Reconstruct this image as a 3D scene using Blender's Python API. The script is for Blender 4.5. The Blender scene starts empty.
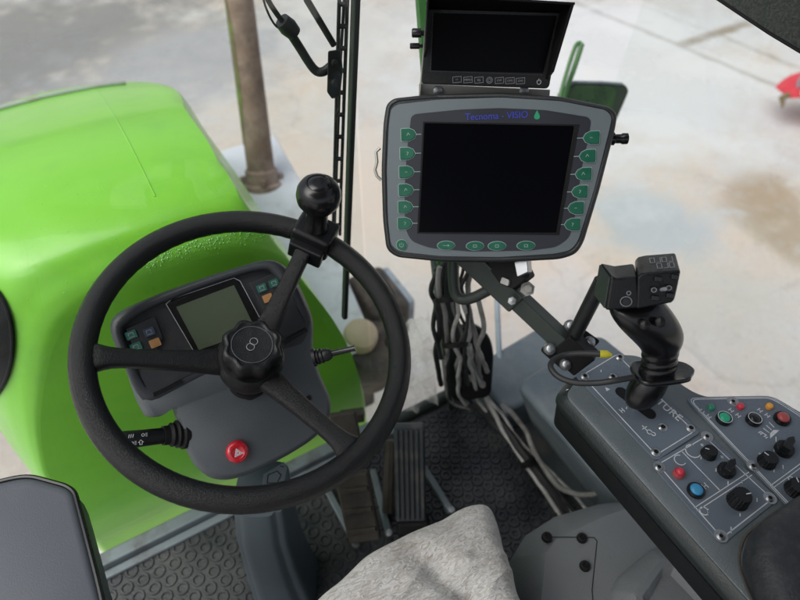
import bpy, bmesh, math, random
from mathutils import Vector, Matrix
from mathutils.bvhtree import BVHTree
from mathutils import noise as mnoise
random.seed(7)
V = Vector
rad = math.radians
C = bpy.context.scene.collection
CAMZ = 2.57                      # camera height above the yard
FZ = CAMZ - 1.22                 # cab floor
CAM = V((0, 0, CAMZ))
pt_, yw = rad(47), rad(30)
CF = V((math.sin(yw)*math.cos(pt_), math.cos(yw)*math.cos(pt_), -math.sin(pt_)))
CR = V((math.cos(yw), -math.sin(yw), 0))
CU = CR.cross(CF)

# ---------------------------------------------------------------- measuring helpers (survey of the cab)
def ray(x, y):
    return CF + CR*((x-400)/600.0) + CU*((300-y)/600.0)
def at(x, y, d):
    return CAM + ray(x, y)*d
def atz(x, y, z):
    r = ray(x, y); return CAM + r*((z-CAMZ)/r.z)
def aty(x, y, yy):
    r = ray(x, y); return CAM + r*(yy/r.y)
def atx(x, y, xx):
    r = ray(x, y); return CAM + r*(xx/r.x)
class Plane:
    def __init__(s, o, n, up=V((0, 0, 1))):
        s.o = o.copy(); s.n = n.normalized()
        s.v = (up - s.n*up.dot(s.n)).normalized(); s.u = s.v.cross(s.n).normalized()
    def hit(s, x, y, h=0.0):
        r = ray(x, y); o = s.o + s.n*h
        return CAM + r*((o-CAM).dot(s.n)/r.dot(s.n))
    def uv(s, x, y, h=0.0):
        d = s.hit(x, y, h)-s.o; return (d.dot(s.u), d.dot(s.v))
    def p(s, a, b, h=0.0):
        return s.o + s.u*a + s.v*b + s.n*h
    def mat(s, a, b, h=0.0, rot=0.0):
        m = Matrix((s.u, s.v, s.n)).transposed().to_4x4()
        m = m @ Matrix.Rotation(rot, 4, 'Z'); m.translation = s.p(a, b, h); return m

# ---------------------------------------------------------------- materials
def node_mat(name):
    m = bpy.data.materials.new(name); m.use_nodes = True
    nt = m.node_tree; return m, nt, nt.nodes['Principled BSDF'], nt.nodes, nt.links
def pm(name, col, rough=.5, metal=0.0, var=.12, vscale=8, bump=0.0, bscale=200, coat=0.0, spec=.5, rvar=.1, dirt=None, dscale=3, dlo=.5, dhi=.75, detail=6):
    m, nt, b, N, L = node_mat(name)
    tc = N.new('ShaderNodeTexCoord')
    n1 = N.new('ShaderNodeTexNoise'); n1.inputs['Scale'].default_value = vscale; n1.inputs['Detail'].default_value = detail; n1.inputs['Roughness'].default_value = .62
    L.new(tc.outputs['Object'], n1.inputs['Vector'])
    r = N.new('ShaderNodeValToRGB'); r.color_ramp.elements[0].position = .3; r.color_ramp.elements[1].position = .7
    r.color_ramp.elements[0].color = tuple(max(0, c*(1-var)) for c in col)+(1,)
    r.color_ramp.elements[1].color = tuple(min(1, c*(1+var)) for c in col)+(1,)
    L.new(n1.outputs['Fac'], r.inputs['Fac'])
    out = r.outputs['Color']
    if dirt:
        n2 = N.new('ShaderNodeTexNoise'); n2.inputs['Scale'].default_value = dscale; n2.inputs['Detail'].default_value = 8; n2.inputs['Roughness'].default_value = .7
        L.new(tc.outputs['Object'], n2.inputs['Vector'])
        mr = N.new('ShaderNodeMapRange'); mr.inputs['From Min'].default_value = dlo; mr.inputs['From Max'].default_value = dhi
        L.new(n2.outputs['Fac'], mr.inputs['Value'])
        mx = N.new('ShaderNodeMixRGB'); mx.inputs['Color2'].default_value = tuple(dirt)+(1,)
        L.new(mr.outputs['Result'], mx.inputs['Fac']); L.new(out, mx.inputs['Color1']); out = mx.outputs['Color']
    L.new(out, b.inputs['Base Color'])
    mr = N.new('ShaderNodeMapRange'); mr.inputs['To Min'].default_value = max(.02, rough-rvar); mr.inputs['To Max'].default_value = min(1, rough+rvar)
    mr.inputs['From Min'].default_value = .3; mr.inputs['From Max'].default_value = .7
    L.new(n1.outputs['Fac'], mr.inputs['Value']); L.new(mr.outputs['Result'], b.inputs['Roughness'])
    b.inputs['Metallic'].default_value = metal
    b.inputs['Coat Weight'].default_value = coat; b.inputs['Coat Roughness'].default_value = .08
    b.inputs['Specular IOR Level'].default_value = spec
    if bump:
        n3 = N.new('ShaderNodeTexNoise'); n3.inputs['Scale'].default_value = bscale; n3.inputs['Detail'].default_value = 3
        L.new(tc.outputs['Object'], n3.inputs['Vector'])
        bp = N.new('ShaderNodeBump'); bp.inputs['Strength'].default_value = bump; bp.inputs['Distance'].default_value = .002
        L.new(n3.outputs['Fac'], bp.inputs['Height']); L.new(bp.outputs['Normal'], b.inputs['Normal'])
    return m
M = {}
M['green'] = pm('lime_paint', (.22, .60, .04), .33, var=.04, vscale=3, coat=.25, rvar=.06, dirt=(.17, .50, .05), dscale=9, dlo=.48, dhi=.85)
M['seam'] = pm('hood_seam', (.12, .16, .12), .6)
M['trimgrey'] = pm('hood_trim', (.35, .38, .36), .5, dirt=(.2, .1, .05), dscale=9)
M['rust'] = pm('rusty_exhaust', (.20, .135, .105), .75, var=.35, vscale=14, bump=.5, bscale=60, dirt=(.36, .27, .23), dscale=5, dlo=.42, dhi=.62)
M['algae'] = pm('mossy_paint', (.12, .20, .03), .75, var=.3, vscale=20, dirt=(.13, .09, .06), dscale=9, dlo=.4, dhi=.6)
M['whiteplate'] = pm('pale_sheet_metal', (.62, .65, .72), .5, var=.08, dirt=(.30, .26, .24), dscale=6, dlo=.55, dhi=.8)
M['cream'] = pm('cream_plastic', (.50, .41, .29), .6, var=.1, dirt=(.25, .2, .15), dscale=12)
M['engine'] = pm('grimy_engine_black', (.045, .042, .04), .7, var=.4, vscale=20, dirt=(.16, .12, .09), dscale=14, dlo=.45, dhi=.7)
M['blueblur'] = pm('pale_blue_metal', (.33, .40, .47), .55, var=.15, dirt=(.15, .13, .12), dscale=14)
M['dash'] = pm('dash_plastic', (.070, .080, .090), .5, var=.06, vscale=18, bump=.25, bscale=900, rvar=.06)
M['dashdark'] = pm('dash_recess_plastic', (.018, .020, .024), .5, var=.15, vscale=25, bump=.2, bscale=900, dirt=(.05, .045, .04), dscale=12)
M['rim'] = pm('grained_black_rim', (.0035, .0038, .0045), .23, var=.2, vscale=30, bump=.75, bscale=820, rvar=.05, spec=.40, coat=.0)
M['blk'] = pm('black_plastic', (.006, .0065, .0075), .32, var=.2, vscale=25, bump=.3, bscale=700, rvar=.1, dirt=(.018, .017, .016), dscale=10, spec=.38)
M['blkgloss'] = pm('gloss_black', (.006, .006, .007), .26, var=.1, rvar=.05)
M['blkmatt'] = pm('matt_black', (.007, .007, .008), .65, var=.2, spec=.25, bump=.3, bscale=500)
M['screen'] = pm('dark_screen_glass', (.0022, .0024, .0036), .22, var=.05, rvar=.02, spec=.05)
M['lcd'] = pm('unlit_lcd', (.070, .088, .058), .22, var=.08, vscale=5, rvar=.04, dirt=(.10, .12, .09), dscale=60, dlo=.62, dhi=.72)
M['bezel'] = pm('grey_bezel', (.130, .155, .170), .5, var=.04, bump=.1, bscale=900)
M['bezeldark'] = pm('dark_bezel_print', (.022, .025, .034), .45, var=.06)
M['body'] = pm('charcoal_casing', (.020, .022, .024), .45, var=.1, bump=.3, bscale=600)
M['bgreen'] = pm('green_key', (.006, .105, .060), .4, var=.12, vscale=60)
M['keyline'] = pm('pale_key_outline', (.30, .42, .38), .5)
M['txtblue'] = pm('blue_print', (.035, .05, .42), .5)
M['txtgreen'] = pm('green_print', (.02, .28, .14), .5)
M['white'] = pm('white_print', (.62, .64, .66), .6, var=.15, vscale=80)
M['dimwhite'] = pm('faded_print', (.30, .31, .33), .6)
M['red'] = pm('red_plastic', (.50, .012, .025), .22, var=.08, coat=.4)
M['redbtn'] = pm('red_button', (.60, .04, .07), .35, var=.1)
M['reddull'] = pm('dull_red_button', (.40, .07, .07), .4, var=.1)
M['blue'] = pm('blue_button', (.05, .30, .55), .35, var=.1)
M['greenbtn'] = pm('green_button', (.02, .36, .20), .35, var=.1)
M['greenlamp'] = pm('green_lamp', (.03, .22, .13), .3)
M['orange'] = pm('amber_lamp', (.75, .33, .05), .35)
M['orangedull'] = pm('dull_amber_lens', (.42, .22, .09), .4, var=.15, vscale=60)
M['teal'] = pm('dull_green_lens', (.03, .13, .10), .35, var=.3, vscale=80)
M['slate'] = pm('blue_grey_lens', (.05, .07, .11), .35, var=.2, vscale=60)
M['plate'] = pm('blue_grey_panel', (.125, .152, .185), .28, var=.10, vscale=10, rvar=.08, dirt=(.14, .15, .16), dscale=16, dlo=.5, dhi=.85, bump=.08, bscale=500)
M['console'] = pm('console_shell', (.120, .142, .150), .32, var=.08, vscale=12, bump=.25, bscale=500)
M['consoleside'] = pm('console_side', (.010, .011, .012), .5, var=.12, spec=.3, bump=.3, bscale=500)
M['pillar'] = pm('dark_green_metal', (.028, .040, .035), .45, var=.15, dirt=(.07, .07, .06), dscale=8)
M['steel'] = pm('zinc_steel', (.40, .41, .42), .36, metal=.9, var=.1, vscale=30, dirt=(.25, .22, .2), dscale=20, dlo=.6)
M['brushed'] = pm('bracket_steel', (.42, .41, .38), .45, metal=.6, var=.08)
M['mould'] = pm('grey_moulding', (.150, .160, .166), .55, var=.08, vscale=6, bump=.3, bscale=300, dirt=(.18, .19, .19), dscale=5)
M['fender'] = pm('dusty_wheel_arch_liner', (.13, .165, .19), .6, var=.12, vscale=5, bump=.3, bscale=90, dirt=(.24, .26, .27), dscale=7, dlo=.45, dhi=.8)
M['column'] = pm('column_plastic', (.062, .082, .095), .48, var=.08, bump=.15, bscale=400)
M['mat'] = pm('rubber_mat', (.022, .025, .031), .36, var=.3, vscale=9, bump=.3, bscale=200, dirt=(.085, .083, .08), dscale=9, dlo=.42, dhi=.85)
M['floor'] = pm('floor_steel', (.09, .11, .12), .6, var=.2, dirt=(.18, .16, .14), dscale=9)
M['strip'] = pm('grey_aluminium_strip', (.17, .205, .225), .5, metal=.2, var=.12, dirt=(.08, .075, .07), dscale=16)
M['pedal'] = pm('ribbed_pedal_rubber', (.038, .046, .052), .55, var=.2, dirt=(.12, .11, .10), dscale=22, dlo=.5)
M['brown'] = pm('muddy_pedal', (.042, .037, .031), .7, var=.4, vscale=18, dirt=(.10, .085, .065), dscale=14, dlo=.4, dhi=.75, bump=.4, bscale=120)
M['vinyl'] = pm('grey_vinyl', (.085, .093, .112), .5, var=.05, vscale=5, bump=.15, bscale=700, dirt=(.10, .108, .125), dscale=4)
M['cable'] = pm('black_cable', (.020, .021, .022), .5, var=.2)
M['cablegrey'] = pm('grey_conduit', (.25, .245, .235), .6, var=.35, vscale=30, dirt=(.07, .06, .05), dscale=20)
M['cablelight'] = pm('pale_conduit', (.48, .47, .45), .5, var=.25, vscale=25, dirt=(.1, .09, .08), dscale=20)
M['yellow'] = pm('yellow_tip', (.62, .55, .04), .5)
M['sleeve'] = pm('dull_black_tube', (.014, .015, .016), .45, var=.2)
M['wiper'] = pm('wiper_black', (.012, .014, .014), .5, var=.2)
M['sealgreen'] = pm('dark_seal', (.018, .026, .022), .45, var=.2)
M['greenarm'] = pm('green_mirror_arm', (.035, .13, .03), .45, var=.15)
M['mirrordark'] = pm('mirror_housing', (.010, .014, .011), .4, var=.2)
M['mirrorglass'] = pm('mirror_painted_reflection', (.012, .035, .009), .3, var=.5, vscale=14)  # dark green reflection painted into the glass colour
M['redimp'] = pm('red_paint', (.55, .03, .05), .4, var=.2, dirt=(.3, .1, .08), dscale=8)
M['brownmetal'] = pm('rusty_tine', (.16, .12, .06), .7, var=.3)
M['headliner'] = pm('headliner', (.10, .105, .11), .9, var=.1)
M['wall'] = pm('cab_trim', (.09, .10, .105), .8, var=.1)

def glass_mat():
    m, nt, b, N, L = node_mat('window_glass')
    N.remove(b); out = N['Material Output']
    tr = N.new('ShaderNodeBsdfTransparent'); tr.inputs['Color'].default_value = (.965, .985, .975, 1)
    gl = N.new('ShaderNodeBsdfGlossy'); gl.inputs['Roughness'].default_value = .03
    tc = N.new('ShaderNodeTexCoord'); n = N.new('ShaderNodeTexNoise'); n.inputs['Scale'].default_value = 3; n.inputs['Detail'].default_value = 8
    mr = N.new('ShaderNodeMapRange'); mr.inputs['To Min'].default_value = .02; mr.inputs['To Max'].default_value = .07
    L.new(tc.outputs['Object'], n.inputs['Vector']); L.new(n.outputs['Fac'], mr.inputs['Value'])
    mx = N.new('ShaderNodeMixShader'); L.new(mr.outputs['Result'], mx.inputs['Fac'])
    L.new(tr.outputs[0], mx.inputs[1]); L.new(gl.outputs[0], mx.inputs[2]); L.new(mx.outputs[0], out.inputs['Surface'])
    return m
M['glass'] = glass_mat()
def film_mat():
    m, nt, b, N, L = node_mat('crumpled_clear_film')
    b.inputs['Base Color'].default_value = (.74, .73, .71, 1); b.inputs['Roughness'].default_value = .25
    b.inputs['Alpha'].default_value = .42
    tc = N.new('ShaderNodeTexCoord'); n = N.new('ShaderNodeTexNoise'); n.inputs['Scale'].default_value = 22; n.inputs['Detail'].default_value = 5
    mr = N.new('ShaderNodeMapRange'); mr.inputs['From Min'].default_value = .35; mr.inputs['From Max'].default_value = .65; mr.inputs['To Min'].default_value = .10; mr.inputs['To Max'].default_value = .55
    L.new(tc.outputs['Object'], n.inputs['Vector']); L.new(n.outputs['Fac'], mr.inputs['Value']); L.new(mr.outputs['Result'], b.inputs['Alpha'])
    return m
M['film'] = film_mat()
def water_mat():
    m, nt, b, N, L = node_mat('rain_drops')
    b.inputs['Base Color'].default_value = (.16, .55, .03, 1); b.inputs['Roughness'].default_value = .05
    b.inputs['Specular IOR Level'].default_value = .8; b.inputs['Coat Weight'].default_value = 1
    tc = N.new('ShaderNodeTexCoord'); n = N.new('ShaderNodeTexNoise'); n.inputs['Scale'].default_value = 40
    r = N.new('ShaderNodeValToRGB'); r.color_ramp.elements[0].color = (.10, .42, .02, 1); r.color_ramp.elements[1].color = (.30, .68, .12, 1)
    L.new(tc.outputs['Object'], n.inputs['Vector']); L.new(n.outputs['Fac'], r.inputs['Fac']); L.new(r.outputs['Color'], b.inputs['Base Color'])
    return m
M['drops'] = water_mat()
def fleece_mat():
    m, nt, b, N, L = node_mat('worn_sheepskin')
    tc = N.new('ShaderNodeTexCoord')
    n = N.new('ShaderNodeTexNoise'); n.inputs['Scale'].default_value = 5.5; n.inputs['Detail'].default_value = 10; n.inputs['Roughness'].default_value = .72; n.inputs['Distortion'].default_value = .8
    L.new(tc.outputs['Object'], n.inputs['Vector'])
    r = N.new('ShaderNodeValToRGB')
    r.color_ramp.elements[0].position = .27; r.color_ramp.elements[0].color = (.33, .29, .25, 1)  # brownish wool tone, its dark end also paints shading for the folds
    r.color_ramp.elements[1].position = .62; r.color_ramp.elements[1].color = (.62, .62, .60, 1)
    e = r.color_ramp.elements.new(.46); e.color = (.62, .605, .58, 1)
    L.new(n.outputs['Fac'], r.inputs['Fac']); L.new(r.outputs['Color'], b.inputs['Base Color'])
    b.inputs['Roughness'].default_value = .9; b.inputs['Sheen Weight'].default_value = .4
    mp = N.new('ShaderNodeMapping'); mp.inputs['Scale'].default_value = (60, 160, 60); mp.inputs['Rotation'].default_value = (0, 0, .6)
    n2 = N.new('ShaderNodeTexNoise'); n2.inputs['Scale'].default_value = 1.6; n2.inputs['Detail'].default_value = 6; n2.inputs['Distortion'].default_value = 1.5
    L.new(tc.outputs['Object'], mp.inputs['Vector']); L.new(mp.outputs['Vector'], n2.inputs['Vector'])
    bp = N.new('ShaderNodeBump'); mu = N.new('ShaderNodeMixRGB'); mu.blend_type = 'MULTIPLY'; mu.inputs['Fac'].default_value = 1
    r2 = N.new('ShaderNodeValToRGB'); r2.color_ramp.elements[0].position = .32; r2.color_ramp.elements[0].color = (.62, .58, .53, 1); r2.color_ramp.elements[1].position = .58; r2.color_ramp.elements[1].color = (1, 1, 1, 1)
    L.new(n2.outputs['Fac'], r2.inputs['Fac']); L.new(r.outputs['Color'], mu.inputs['Color1']); L.new(r2.outputs['Color'], mu.inputs['Color2']); L.new(mu.outputs['Color'], b.inputs['Base Color'])
    bp.inputs['Strength'].default_value = .8; bp.inputs['Distance'].default_value = .004
    L.new(n2.outputs['Fac'], bp.inputs['Height']); L.new(bp.outputs['Normal'], b.inputs['Normal'])
    return m
M['fleece'] = fleece_mat()
def ground_mat(joints, stains):
    m, nt, b, N, L = node_mat('yard_concrete')
    tc = N.new('ShaderNodeTexCoord'); geo = N.new('ShaderNodeNewGeometry')
    def noise(scale, det=8, ro=.6, dist=0):
        n = N.new('ShaderNodeTexNoise'); n.inputs['Scale'].default_value = scale; n.inputs['Detail'].default_value = det
        n.inputs['Roughness'].default_value = ro; n.inputs['Distortion'].default_value = dist
        L.new(geo.outputs['Position'], n.inputs['Vector']); return n.outputs['Fac']
    def mrange(x, a, c, lo=0, hi=1, smooth=True):
        q = N.new('ShaderNodeMapRange'); q.inputs['From Min'].default_value = a; q.inputs['From Max'].default_value = c
        q.inputs['To Min'].default_value = lo; q.inputs['To Max'].default_value = hi
        if smooth: q.interpolation_type = 'SMOOTHSTEP'
        L.new(x, q.inputs['Value']); return q.outputs['Result']
    def mix(f, c1, c2):
        q = N.new('ShaderNodeMixRGB'); L.new(f, q.inputs['Fac'])
        if isinstance(c1, tuple): q.inputs['Color1'].default_value = c1+(1,)
        else: L.new(c1, q.inputs['Color1'])
        if isinstance(c2, tuple): q.inputs['Color2'].default_value = c2+(1,)
        else: L.new(c2, q.inputs['Color2'])
        return q.outputs['Color']
    def math_(op, a, c):
        q = N.new('ShaderNodeMath'); q.operation = op
        for i, t in enumerate((a, c)):
            if isinstance(t, (int, float)): q.inputs[i].default_value = t
            else: L.new(t, q.inputs[i])
        return q.outputs[0]
    col = mix(mrange(noise(.55, 6, .6, .6), .38, .62), (.53, .46, .39), (.48, .47, .455))
    col = mix(mrange(noise(1.5, 9, .66, 1.2), .42, .62, 0, .45), col, (.50, .515, .525))
    col = mix(mrange(noise(3.2, 10, .75, .6), .50, .72, 0, .5), col, (.37, .33, .29))
    col = mix(mrange(noise(26, 8, .75), .52, .70, 0, .5), col, (.30, .28, .26))
    col = mix(mrange(noise(70, 4, .7), .56, .68, 0, .5), col, (.68, .66, .63))
    vo = N.new('ShaderNodeTexVoronoi'); vo.feature = 'DISTANCE_TO_EDGE'; vo.inputs['Scale'].default_value = .42
    wv = N.new('ShaderNodeVectorMath'); wv.operation = 'ADD'; nz_ = N.new('ShaderNodeTexNoise'); nz_.inputs['Scale'].default_value = 2.2; nz_.inputs['Detail'].default_value = 6
    L.new(geo.outputs['Position'], nz_.inputs['Vector']); sc_ = N.new('ShaderNodeVectorMath'); sc_.operation = 'SCALE'; sc_.inputs['Scale'].default_value = .55
    L.new(nz_.outputs['Color'], sc_.inputs[0]); L.new(geo.outputs['Position'], wv.inputs[0]); L.new(sc_.outputs[0], wv.inputs[1]); L.new(wv.outputs[0], vo.inputs['Vector'])
    col = mix(mrange(vo.outputs['Distance'], .009, .002, 0, .18), col, (.24, .22, .20))
    col = mix(mrange(noise(9, 8, .7), .5, .75, 0, .35), col, (.58, .56, .53))
    sep = N.new('ShaderNodeSeparateXYZ'); L.new(geo.outputs['Position'], sep.inputs[0])
    wob = noise(1.3, 5, .6)
    wf = noise(3.5, 8, .7)
    for (cx, cy, rx, ry, cc, st) in stains:
        dx = math_('DIVIDE', math_('SUBTRACT', sep.outputs['X'], cx), rx); dy = math_('DIVIDE', math_('SUBTRACT', sep.outputs['Y'], cy), ry)
        d = math_('SQRT', math_('ADD', math_('MULTIPLY', dx, dx), math_('MULTIPLY', dy, dy)), 0)
        d = math_('ADD', d, math_('MULTIPLY', math_('SUBTRACT', math_('ADD', wob, wf), 1.0), 1.7))
        col = mix(mrange(d, 1.15, .35, 0, st), col, cc)
    wn = noise(4.5, 4, .6)
    for (p, q, wd, cc, st, ended) in joints:
        t = (q-p).normalized(); nx, ny = -t.y, t.x
        k = nx*p.x + ny*p.y
        s = math_('ADD', math_('MULTIPLY', sep.outputs['X'], nx), math_('MULTIPLY', sep.outputs['Y'], ny))
        s = math_('ABSOLUTE', math_('ADD', math_('SUBTRACT', s, k), math_('MULTIPLY', math_('SUBTRACT', wn, .5), .10)), 0)
        f = mrange(s, wd, wd*.25, 0, st)
        f = math_('MULTIPLY', f, mrange(wf, .3, .6, .45, 1))
        if ended:
            al = math_('ADD', math_('MULTIPLY', sep.outputs['X'], t.x), math_('MULTIPLY', sep.outputs['Y'], t.y))
            a0 = t.x*p.x+t.y*p.y; a1 = t.x*q.x+t.y*q.y
            f = math_('MULTIPLY', f, mrange(al, a0-.15, a0+.1)); f = math_('MULTIPLY', f, mrange(al, a1+.15, a1-.1))
        col = mix(f, col, cc)
    L.new(col, b.inputs['Base Color']); L.new(mrange(noise(.9, 5, .6, .5), .42, .58, .16, .65), b.inputs['Roughness'])
    bp = N.new('ShaderNodeBump'); bp.inputs['Strength'].default_value = .5; bp.inputs['Distance'].default_value = .01
    L.new(noise(30, 6, .7), bp.inputs['Height']); L.new(bp.outputs['Normal'], b.inputs['Normal'])
    return m

# ---------------------------------------------------------------- mesh builder
class MB:
    def __init__(s): s.v = []; s.f = []
    def add(s, vs, fs):
        k = len(s.v); s.v += [V(x) for x in vs]; s.f += [tuple(i+k for i in f) for f in fs]; return s
    def box(s, c, sx, sy, sz, ax=None):
        ax = ax or (V((1, 0, 0)), V((0, 1, 0)), V((0, 0, 1)))
        vs = [c + ax[0]*(i*sx/2) + ax[1]*(j*sy/2) + ax[2]*(k*sz/2) for i in (-1, 1) for j in (-1, 1) for k in (-1, 1)]
        return s.add(vs, [(0, 1, 3, 2), (4, 6, 7, 5), (0, 4, 5, 1), (2, 3, 7, 6), (0, 2, 6, 4), (1, 5, 7, 3)])
    def prism(s, top, bot):
        n = len(top); s.add(list(top)+list(bot), [tuple(range(n)), tuple(range(2*n-1, n-1, -1))]+[(i, i+n, (i+1) % n+n, (i+1) % n) for i in range(n)]); return s
    def loft(s, rings, cap=True, closed=True):
        n = len(rings[0]); vs = [p for r in rings for p in r]; fs = []
        for k in range(len(rings)-1):
            for i in range(n if closed else n-1):
                j = (i+1) % n; fs.append((k*n+i, k*n+j, (k+1)*n+j, (k+1)*n+i))
        if cap: fs.append(tuple(range(n-1, -1, -1))); fs.append(tuple((len(rings)-1)*n+i for i in range(n)))
        return s.add(vs, fs)
    def tube(s, pts, r, n=10, cap=True, closed=False, flat=1.0):
        pts = [V(p) for p in pts]; m = len(pts); rs = r if isinstance(r, (list, tuple)) else [r]*m
        rings = []; a = None
        for i in range(m):
            if closed: t = (pts[(i+1) % m]-pts[i-1]).normalized()
            else: t = (pts[min(i+1, m-1)]-pts[max(i-1, 0)]).normalized()
            if a is None:
                a = t.orthogonal().normalized()
            a = (a - t*a.dot(t)).normalized(); b = t.cross(a)
            rings.append([pts[i] + (a*math.cos(2*math.pi*k/n) + b*(flat*math.sin(2*math.pi*k/n)))*rs[i] for k in range(n)])
        if closed:
            k0 = len(s.v); vs = [p for q in rings for p in q]; fs = []
            for k in range(m):
                for i in range(n):
                    j = (i+1) % n; kk = (k+1) % m; fs.append((k*n+i, k*n+j, kk*n+j, kk*n+i))
            return s.add(vs, fs)
        return s.loft(rings, cap)
    def lathe(s, o, ax, prof, n=32, wob=None):
        ax = ax.normalized(); a = ax.orthogonal().normalized(); b = ax.cross(a); rings = []
        for (r, h) in prof:
            rings.append([o + ax*h + (a*math.cos(2*math.pi*k/n)+b*math.sin(2*math.pi*k/n))*(r*(wob(k/n, h) if wob else 1)) for k in range(n)])
        return s.loft(rings)
def rounded(pts, r, seg=4):
    """round the corners of a 2-D polygon"""
    out = []; n = len(pts)
    for i in range(n):
        p0 = V(pts[i-1]).to_2d(); p = V(pts[i]).to_2d(); p1 = V(pts[(i+1) % n]).to_2d()
        rr = r[i] if isinstance(r, (list, tuple)) else r
        a = p0-p; b = p1-p; d = min(rr, a.length*.48, b.length*.48)
        A = p + a.normalized()*d; B = p + b.normalized()*d
        for k in range(seg+1):
            t = k/seg; out.append(tuple(A*(1-t)**2 + p*2*t*(1-t) + B*t*t))
    return out
def smoothline(pts, k=8, closed=False):
    pts = [V(p) for p in pts]; out = []; n = len(pts); rng = range(n if closed else n-1)
    for i in rng:
        if closed: p0, p1, p2, p3 = pts[i-1], pts[i], pts[(i+1) % n], pts[(i+2) % n]
        else: p0, p1, p2, p3 = pts[max(i-1, 0)], pts[i], pts[i+1], pts[min(i+2, n-1)]
        for j in range(k):
            t = j/k; out.append(.5*((2*p1)+(p2-p0)*t+(2*p0-5*p1+4*p2-p3)*t*t+(3*p1-p0-3*p2+p3)*t**3))
    if not closed: out.append(pts[-1])
    return out

def worldloc(o):
    p = V((0, 0, 0))
    while o: p = p + o.location; o = o.parent
    return p
def obj(name, mb, mat, parent=None, bevel=0, seg=3, subsurf=0, angle=40, label=None, kind=None, thing=None):
    vs = mb.v
    org = None
    if parent is None:
        xs = [v.x for v in vs]; ys = [v.y for v in vs]; zs = [v.z for v in vs]
        org = V(((min(xs)+max(xs))/2, (min(ys)+max(ys))/2, min(zs)))
    else: org = worldloc(parent)
    me = bpy.data.meshes.new(name)
    me.from_pydata([tuple(v-org) for v in vs], [], mb.f); me.validate()
    bm = bmesh.new(); bm.from_mesh(me); bmesh.ops.recalc_face_normals(bm, faces=bm.faces); bm.to_mesh(me); bm.free()
    me.polygons.foreach_set('use_smooth', [True]*len(me.polygons))
    if not subsurf:
        me.set_sharp_from_angle(angle=rad(angle))
    o = bpy.data.objects.new(name, me); C.objects.link(o)
    me.materials.append(M[mat])
    if parent is None: o.location = org
    else: o.parent = parent
    if bevel:
        b = o.modifiers.new('Bevel', 'BEVEL'); b.width = bevel; b.segments = seg; b.limit_method = 'ANGLE'; b.angle_limit = rad(38)
        b.harden_normals = True
    if subsurf:
        q = o.modifiers.new('Sub', 'SUBSURF'); q.levels = subsurf; q.render_levels = subsurf
    if label: o['label'] = label
    if kind: o['kind'] = kind
    if thing: o['label'], o['category'] = thing
    return o
def thing(name, label, cat, loc, group=None):
    o = bpy.data.objects.new(name, None); C.objects.link(o); o.location = loc
    o.empty_display_size = .03
    o['label'] = label; o['category'] = cat
    if group: o['group'] = group
    return o
def text(name, s, size, mat, M4, parent, ext=.0002, align='CENTER', label=None, sx=1.0):
    cu = bpy.data.curves.new(name, 'FONT'); cu.body = s; cu.size = size; cu.extrude = ext; cu.align_x = align; cu.align_y = 'CENTER'
    cu.resolution_u = 3
    o = bpy.data.objects.new(name, cu); C.objects.link(o); cu.materials.append(M[mat]); o.parent = parent
    m = M4.copy(); m.translation = m.translation - worldloc(parent); o.matrix_basis = m @ Matrix.Diagonal((sx, 1, 1, 1))
    bpy.context.view_layer.update()
    me = bpy.data.meshes.new_from_object(o.evaluated_get(bpy.context.evaluated_depsgraph_get()))
    n_ = bpy.data.objects.new(name, me); C.objects.link(n_); n_.parent = parent; n_.matrix_basis = o.matrix_basis.copy()
    bpy.data.objects.remove(o)
    return n_
def poly(pl, px, h0, h1, r=0, seg=4):
    """prism on plane pl from a measured outline, between heights h0 and h1"""
    p2 = [pl.uv(x, y, h1) for x, y in px]
    if r: p2 = rounded(p2, r, seg)
    return MB().prism([pl.p(a, b, h1) for a, b in p2], [pl.p(a, b, h0) for a, b in p2])
def poly2(pl, p2, h0, h1):
    return MB().prism([pl.p(a, b, h1) for a, b in p2], [pl.p(a, b, h0) for a, b in p2])
def disc2(c, rx, ry=None, n=24, rot=0):
    ry = ry or rx
    return [(c[0]+rx*math.cos(t)*math.cos(rot)-ry*math.sin(t)*math.sin(rot), c[1]+rx*math.cos(t)*math.sin(rot)+ry*math.sin(t)*math.cos(rot)) for t in [2*math.pi*k/n for k in range(n)]]
def line(pl, px, w, h, closed=False, mb=None, hh=.0003):
    """printed line of width w laid on plane pl at height h"""
    mb = mb or MB(); p2 = [V(pl.uv(x, y, h)) for x, y in px]
    return stroke(pl, p2, w, h, closed, mb, hh)
def stroke(pl, p2, w, h, closed=False, mb=None, hh=.0003):
    mb = mb or MB(); p2 = [V(p) for p in p2]; n = len(p2)
    L, R = [], []
    for i in range(n):
        a = p2[i-1] if (i > 0 or closed) else p2[i]; b = p2[(i+1) % n] if (i < n-1 or closed) else p2[i]
        d1 = (p2[i]-a); d2 = (b-p2[i])
        if d1.length < 1e-9: d1 = d2
        if d2.length < 1e-9: d2 = d1
        d1.normalize(); d2.normalize(); t = (d1+d2)
        t = t.normalized() if t.length > 1e-6 else d1
        nn = V((-t.y, t.x)); k = w/2/max(.4, nn.dot(V((-d1.y, d1.x))))
        L.append(p2[i]+nn*k); R.append(p2[i]-nn*k)
    m = n if closed else n-1
    vs = [pl.p(p.x, p.y, h+hh) for p in L]+[pl.p(p.x, p.y, h+hh) for p in R]+[pl.p(p.x, p.y, h) for p in L]+[pl.p(p.x, p.y, h) for p in R]
    fs = []
    for i in range(m):
        j = (i+1) % n
        fs += [(i, j, n+j, n+i), (2*n+i, i, j, 2*n+j)[::1], (n+i, n+j, 3*n+j, 3*n+i), (2*n+i, 3*n+i, 3*n+j, 2*n+j)]
    if not closed: fs += [(0, n, 3*n, 2*n), (n-1, 3*n-1+1-1, 4*n-1, 2*n-1)] if False else []
    return mb.add(vs, fs)

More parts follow.
